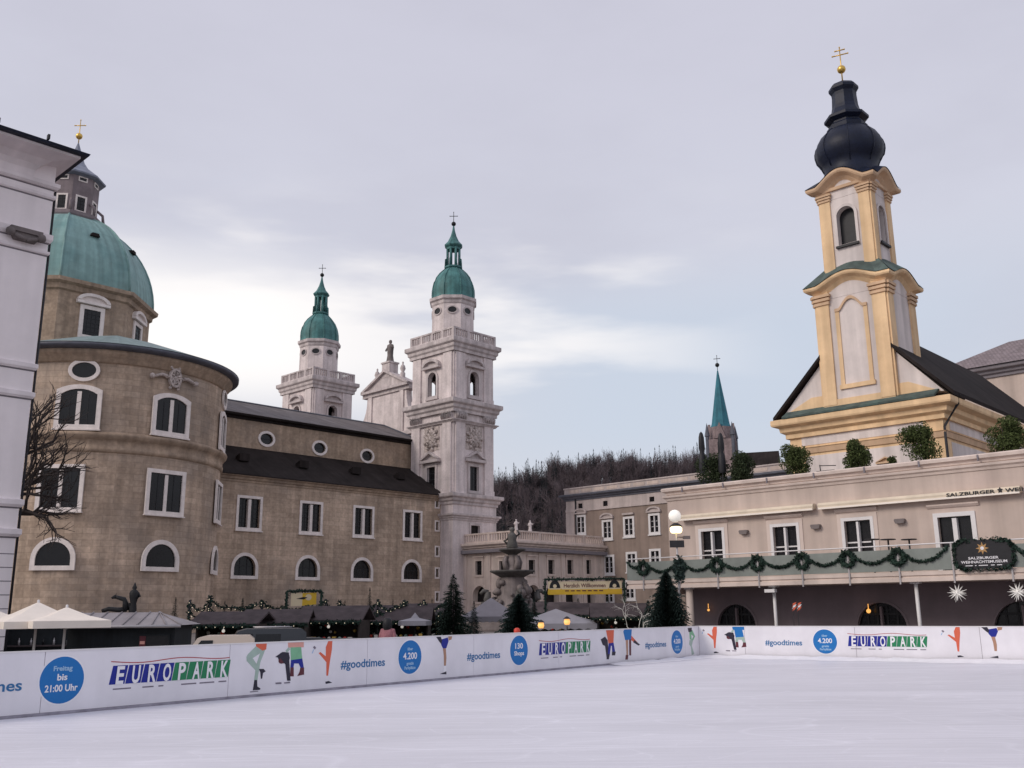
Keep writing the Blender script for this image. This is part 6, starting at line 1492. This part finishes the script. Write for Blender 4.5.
def tent(label, px, Y, hw, dz_, hz, hr, m, rot):
    o = thing('tent', label, 'tent', (gx(px, Y, 615), Y, GROUND), rot, 'canvas tents by the fountain'); mb = MB()
    P = [(-hw,-dz_),(hw,-dz_),(hw,dz_),(-hw,dz_)]
    for i in range(4):
        a, b = P[i], P[(i+1)%4]; m1 = ((a[0])*.5, a[1]*.5, hz+(hr-hz)*.44); m2 = (b[0]*.5, b[1]*.5, hz+(hr-hz)*.44)
        mb.face([(*a,hz),(*b,hz),m2,m1]); mb.face([m1,m2,(0,0,hr)])
    part('canopy', mb, M[m], o); mb = MB()
    for i in range(4):
        a = Vector(P[i]); b = Vector(P[(i+1)%4]); n = 10
        for k in range(n): c_, d_ = a.lerp(b, k/n), a.lerp(b, (k+1)/n); e_ = (c_+d_)/2; mb.face([(c_.x,c_.y,hz),(c_.x,c_.y,hz-.28),(e_.x,e_.y,hz-.38),(d_.x,d_.y,hz-.28),(d_.x,d_.y,hz)])
    v = part('valance', mb, M[m], o)
    for q in P: mb = MB(); mb.tube([(q[0]*.97,q[1]*.97,0),(q[0]*.97,q[1]*.97,hz)], .04); part('tent_pole', mb, M['steel'], o)
    return o, v
t1, v1 = tent('dark grey tent with a white cloud emblem left of the fountain', 491, 64, 1.95, 1.95, 1.36+.75+.05, 3.35, 'tent', .08)
mb = MB()
for cx_, cz_, r in ((-.3,.0,.17),(0,.12,.24),(.3,.0,.17)): mb.prism(circ(1.05+cx_, 1.72+.35+cz_, r, 16), lambda s, z, d: (s,-1.96-d,z), .0, .02+cx_*.004)
mb.box(.58,1.52,-1.985,-1.961,1.9,2.06); part('emblem', mb, M['tent_white'], v1)
t2, v2 = tent('pale tent sloping down to the right under the welcome banner', 556, 60, 2.6, 1.8, 1.75, 2.6, 'tent_white', -.15)
for px, py, lab in ((541,625.5,'left of two glowing orange lanterns below the welcome banner'),(567,622,'right of two glowing orange lanterns below the welcome banner')):
    p = at(px, py, 48); o = thing('lantern', lab, 'lantern', (p.x,48,GROUND), 0, 'glowing lanterns of the market'); hh = p.z-GROUND
    mb = MB(); mb.lathe([(.0,hh-.13),(.11,hh-.13),(.16,hh),(.12,hh+.14),(0,hh+.14)], 10); part('lit_shade', mb, M['lamp_warm'], o)
    mb = MB(); mb.lathe([(.2,hh+.145),(.08,hh+.24),(.0,hh+.28)], 10); part('cap', mb, M['iron'], o); mb = MB(); mb.tube([(0,0,0),(0,0,hh-.2)], .03); part('pole', mb, M['iron'], o)
# banners
def banner_frame(label, Y, px0, px1, ptop, name='banner'):
    a = at(px0, ptop, Y); b = at(px1, ptop, Y); o = thing(name, label, 'banner', ((a.x+b.x)/2, Y, GROUND)); w_ = (b.x-a.x)/2; h = (a.z+b.z)/2-GROUND
    for sg in (-1,1):
        mb = MB(); pts = [(sg*w_,0,0),(sg*w_,0,h)]; mb.tube(pts, .07, n=6); r2 = random.Random(3); spray_tube(mb, pts, .12, 160, .10); part('post', mb, M['garland'], o)
    mb = MB(); pts = [(-w_,0,h),(w_,0,h)]; mb.tube(pts, .06, n=6); spray_tube(mb, pts, .11, int(90*w_), .09); part('crossbar', mb, M['garland'], o)
    return o, w_, h
Y = 56; o, w_, h = banner_frame('small cream and yellow banner in a fir-wrapped frame over the stalls', Y, 287, 321.5, 591)
k = Y/FOC*.97; mb = MB(); x0_, x1_ = (291-304)*k, (316.5-304)*k; z1_ = h-.12; z0_ = h-15*k
mb.prism([(x0_,z0_),(x0_+(x1_-x0_)*.45,z0_+.03),(x0_+(x1_-x0_)*.45,z1_),(x0_,z1_)], LF, -.02, .02, 0); mb.prism([(x0_+(x1_-x0_)*.45,z0_+.03),(x1_,z0_+.1),(x1_,z1_+.02),(x0_+(x1_-x0_)*.45,z1_)], LF, -.02, .02, 1)
mb.prism([(x0_+.3,z0_+.42),(x0_+.75,z0_+.38),(x0_+.95,z0_+.5),(x0_+.7,z0_+.52)], LF, .021, .028, 2); mb.prism(circ(x1_-.45, z0_+.5, .18, 14), LF, .021, .026, 0); part('banner_cloth', mb, [M['cream_sign'], M['yellow_sign'], M['black']], o)
Y = 62; o, w_, h = banner_frame('wide yellow welcome banner in a dark frame beside the fountain', Y, 545, 624, 579)
k = Y/FOC*.97; mb = MB(); z1_ = h-.14; z0_ = h-15.3*k; zm = z0_+(z1_-z0_)*.40
mb.box(-w_+.18, w_-.16, -.02, .02, zm, z1_, 0); mb.box(-w_+.18, w_-.16, -.02, .02, z0_, zm-.001, 1)
bc = part('banner_cloth', mb, [M['cream_sign'], M['yellow_sign']], o)
lettering('Herzlich Willkommen', .34, M['p_maroon'], bc, (0,-.024,zm+.12), 2.65, offset=.006)
for sx in (-w_+.62, w_-.62):
    mb = MB(); mb.prism([(sx-.38,zm+.08),(sx+.38,zm+.08)]+[(sx+.34*math.cos(t*PI/10), zm+.08+.5*math.sin(t*PI/10)) for t in range(11)], LF, .021, .028, 0); mb.prism([(sx-.48,z0_+.06),(sx+.48,z0_+.06),(sx+.42,zm+.06),(sx+.2,zm-.08),(sx-.2,zm-.08),(sx-.42,zm+.06)], LF, .021, .03, 1); mb.prism(circ(sx, zm+.2, .12, 12), LF, .0285, .032, 2); part('banner_emblem', mb, [M['black'], M['yellow_sign'], M['cream_sign']], bc)
mb = MB(); 
for i in range(7): mb.box(-1.25+i*.36, -1.0+i*.36, -.026, -.021, z0_+.2, z0_+.27)
part('small_print', mb, M['p_maroon'], bc)
# firs
F_ = [(453.5,574,55,1.5,'tall sparse fir with a bare tip in front of the bell tower','fir',dict(layers=18, dense=1.2)),(665.5,571.5,43,1.25,'dense dark conical fir beside the street lamp','fir2',dict(layers=26, dense=3.4, droop=.7, shape=.62)),(519,594,50,1.5,'broad dark fir below the fountain bowls','fir2',dict(layers=20, dense=3.0, shape=.7)),(370,587.5,56,.55,'narrow tall fir rising between two stalls','fir',dict(layers=18, dense=1.2, droop=.6)),(243,598,53,.62,'bushy fir left of the small yellow banner','fir2',dict(layers=18, dense=1.5)),(176,597,44,.55,'slender fir between the dark hut and the cream van','fir',dict(layers=16)),(393,599,58,.5,'short fir just right of the woman with dark hair','fir',dict(layers=14)),(408,601,60,.5,'short fir above the white canvas peak','fir',dict(layers=14)),(432,598.5,62,.6,'fir left of the tall sparse fir','fir',dict(layers=14)),(474,601,60,.8,'low fir right of the tall sparse fir','fir2',dict(layers=16)),(345,600,58,.5,'small fir right of the small yellow banner','fir',dict(layers=14)),(608,596,70,.8,'fir behind the right end of the welcome banner','fir2',dict(layers=16)),(578,598,74,1.0,'fir behind the middle of the welcome banner','fir2',dict(layers=16)),(534,598,70,.9,'fir right of the fountain foot','fir2',dict(layers=16, dense=1.4)),(303,602,60,.6,'small fir directly under the small yellow banner','fir',dict(layers=14)),(648,600,50,.9,'small fir left of the dense conical fir','fir2',dict(layers=16, dense=2)),(225,601,58,.6,'small fir right of the leftmost garland pole','fir2',dict(layers=14))]
for i, (px, py, Y, r, lab, m, kw) in enumerate(F_): p = at(px, py, Y); fir('fir_tree', lab, p.x, Y, p.z-GROUND, r*1.35, 101+i, m, **kw)
# poles and fir strings with bulbs
PO = [(190,600,50),(210,596.5,50.5),(262,600,52),(326,599,54),(340,601,55),(378,600,56),(404,600,57),(424,599.5,58),(446,600,59)]
pn = ['leftmost','second from left, tallest','third from left','just right of the small yellow banner','fifth from left','right of the narrow tall fir','seventh from left','second from right','rightmost, by the tall sparse fir']
tops = []
for (px, py, Y), n_ in zip(PO, pn):
    p = at(px, py, Y); o = thing('garland_pole', 'dark garland pole of the market, '+n_, 'pole', (p.x,Y,GROUND), 0, 'poles carrying the fir strings'); mb = MB(); h = p.z-GROUND; pts = [(0,0,0),(0,0,h)]; mb.tube(pts, .055, n=6); part('shaft', mb, M['iron'], o)
    mb = MB(); spray_tube(mb, pts, .10, 130, .09); part('fir_wrap', mb, M['garland'], o); tops.append(Vector((p.x,Y,p.z)))
for i in range(len(tops)-1):
    a, b = tops[i], tops[i+1]; L_ = (b-a).length
    for row, (dz_, sag) in enumerate(((-.08,.35),(-.55,.3),(-.95,.2))):
        o = thing('fir_string', ('upper','middle','lower')[row]+' fir string with bulbs from the garland pole '+pn[i].split(',')[0], 'garland', tuple(a+Vector((0,0,dz_))), 0, 'fir strings with bulbs over the stalls')
        n = max(6, int(L_*3)); pts = []
        for k in range(n+1): t = k/n; q = (b-a)*t; zz = -sag*4*t*(1-t)-.18*abs(math.sin(t*L_*2.6)); pts.append((q.x,q.y,q.z+zz))
        mb = MB(); mb.tube(pts, .03, n=5); spray_tube(mb, pts, .12, int(60*L_), .09); part('fir_rope', mb, M['garland'], o)
        mb = MB()
        for k in range(0, n+1): mb.ball((pts[k][0],pts[k][1]-.1,pts[k][2]-.06), .022, n=6)
        part('bulb_row', mb, M['bulb'], o)
# white lit twig tree
p = at(636, 586, 45); o = thing('lit_tree', 'small leafless tree wound with white lights left of the dense fir', 'tree', (p.x,45,GROUND)); mb = MB(); r2 = random.Random(77); mb.tube([(0,0,0),(.05,0,1.2)], .07, .05); part('trunk', mb, M['bark'], o)
mb = MB(); M['twig_white'] = material('white_lit_twigs', (.62,.60,.56), var=.3, scale=6, emit=(1,.95,.85), es=.08)
for d in ((.2,0,1),(-.6,.2,.8),(.6,-.2,.8),(0,-.5,.9)): bare_tree(mb, (.05,0,1.15), Vector(d).normalized(), .82, .03, 4, r2, .8, -.10, (2,3), n=3)
part('crown', mb, M['twig_white'], o)

# ---------------------------------------------------------------- people behind the boards
def person(label, x, y, z, h, rot, coat, hairm, hat=None):
    o = thing('person', label, 'person', (x,y,z), rot); k = h/1.68
    J = dict(pel=(0,0,.92),wst=(0,0,1.08),chs=(0,0,1.28),nck=(0,.0,1.43),hd0=(0,-.01,1.50),hd1=(0,-.015,1.60),ls=(-.17,0,1.36),le=(-.23,.02,1.10),lw=(-.22,-.10,.88),lh=(-.21,-.13,.80),rs=(.17,0,1.36),re=(.23,.02,1.10),rw=(.22,-.10,.88),rh=(.21,-.13,.80),lt=(-.09,0,.86),lk=(-.10,-.02,.48),la=(-.10,.02,.09),lf=(-.10,-.14,.04),rt=(.09,0,.86),rk=(.10,-.02,.48),ra=(.10,.02,.09),rf=(.10,-.14,.04))
    Rr = dict(pel=.15,wst=.13,chs=.15,nck=.055,hd0=.085,hd1=.095,ls=.065,le=.05,lw=.035,lh=.03,rs=.065,re=.05,rw=.035,rh=.03,lt=.09,lk=.06,la=.045,lf=.04,rt=.09,rk=.06,ra=.045,rf=.04)
    E_ = [('pel','wst'),('wst','chs'),('chs','nck'),('nck','hd0'),('hd0','hd1'),('chs','ls'),('ls','le'),('le','lw'),('lw','lh'),('chs','rs'),('rs','re'),('re','rw'),('rw','rh'),('pel','lt'),('lt','lk'),('lk','la'),('la','lf'),('pel','rt'),('rt','rk'),('rk','ra'),('ra','rf')]
    ks = list(J); me = bpy.data.meshes.new('body'); me.from_pydata([tuple(c*k for c in J[q]) for q in ks], [(ks.index(a), ks.index(b)) for a, b in E_], []); me.materials.append(M[coat])
    b = bpy.data.objects.new('body', me); col.objects.link(b); b.parent = o; b.modifiers.new('skin', 'SKIN'); sv = me.skin_vertices[0].data
    for i, q in enumerate(ks): sv[i].radius = (Rr[q]*k, Rr[q]*k); sv[i].use_root = (q == 'pel')
    b.modifiers.new('sub', 'SUBSURF').levels = 1; b.modifiers['sub'].render_levels = 2
    mb = MB(); mb.lathe([(.23*k,.78*k),(.21*k,1.0*k),(.2*k,1.2*k),(.2*k,1.34*k),(.10*k,1.43*k),(.07*k,1.45*k)], 16, sy=.72); part('coat', mb, M[coat], o)
    mb = MB(); mb.ball((0,-.02*k,1.555*k), .098*k, n=14, sz=1.2); mb.ball((0,-.118*k,1.545*k), .018*k, n=6); part('head', mb, M['p_tan'], o)
    mb = MB(); mb.lathe([(.095*k,1.38*k),(.13*k,1.45*k),(.125*k,1.56*k),(.12*k,1.64*k),(.07*k,1.69*k),(0,1.70*k)], 14, (0,.03*k,0)); part('hair' if not hat else 'knitted_hat', mb, M[hat or hairm], o)
pz_ = -.124
p = at(388, 618.5, 27.6); person('woman with long dark hair in a pink coat behind the boards', p.x, 27.6, pz_, (p.z-pz_)/1.0, PI*.9, 'coat_rose', 'bronze')
p = at(517, 628.3, 31.2); person('small child in a red hat just above the boards, below the fountain', p.x, 31.2, pz_, p.z-pz_, PI, 'p_navy', 'bronze', hat='p_red')
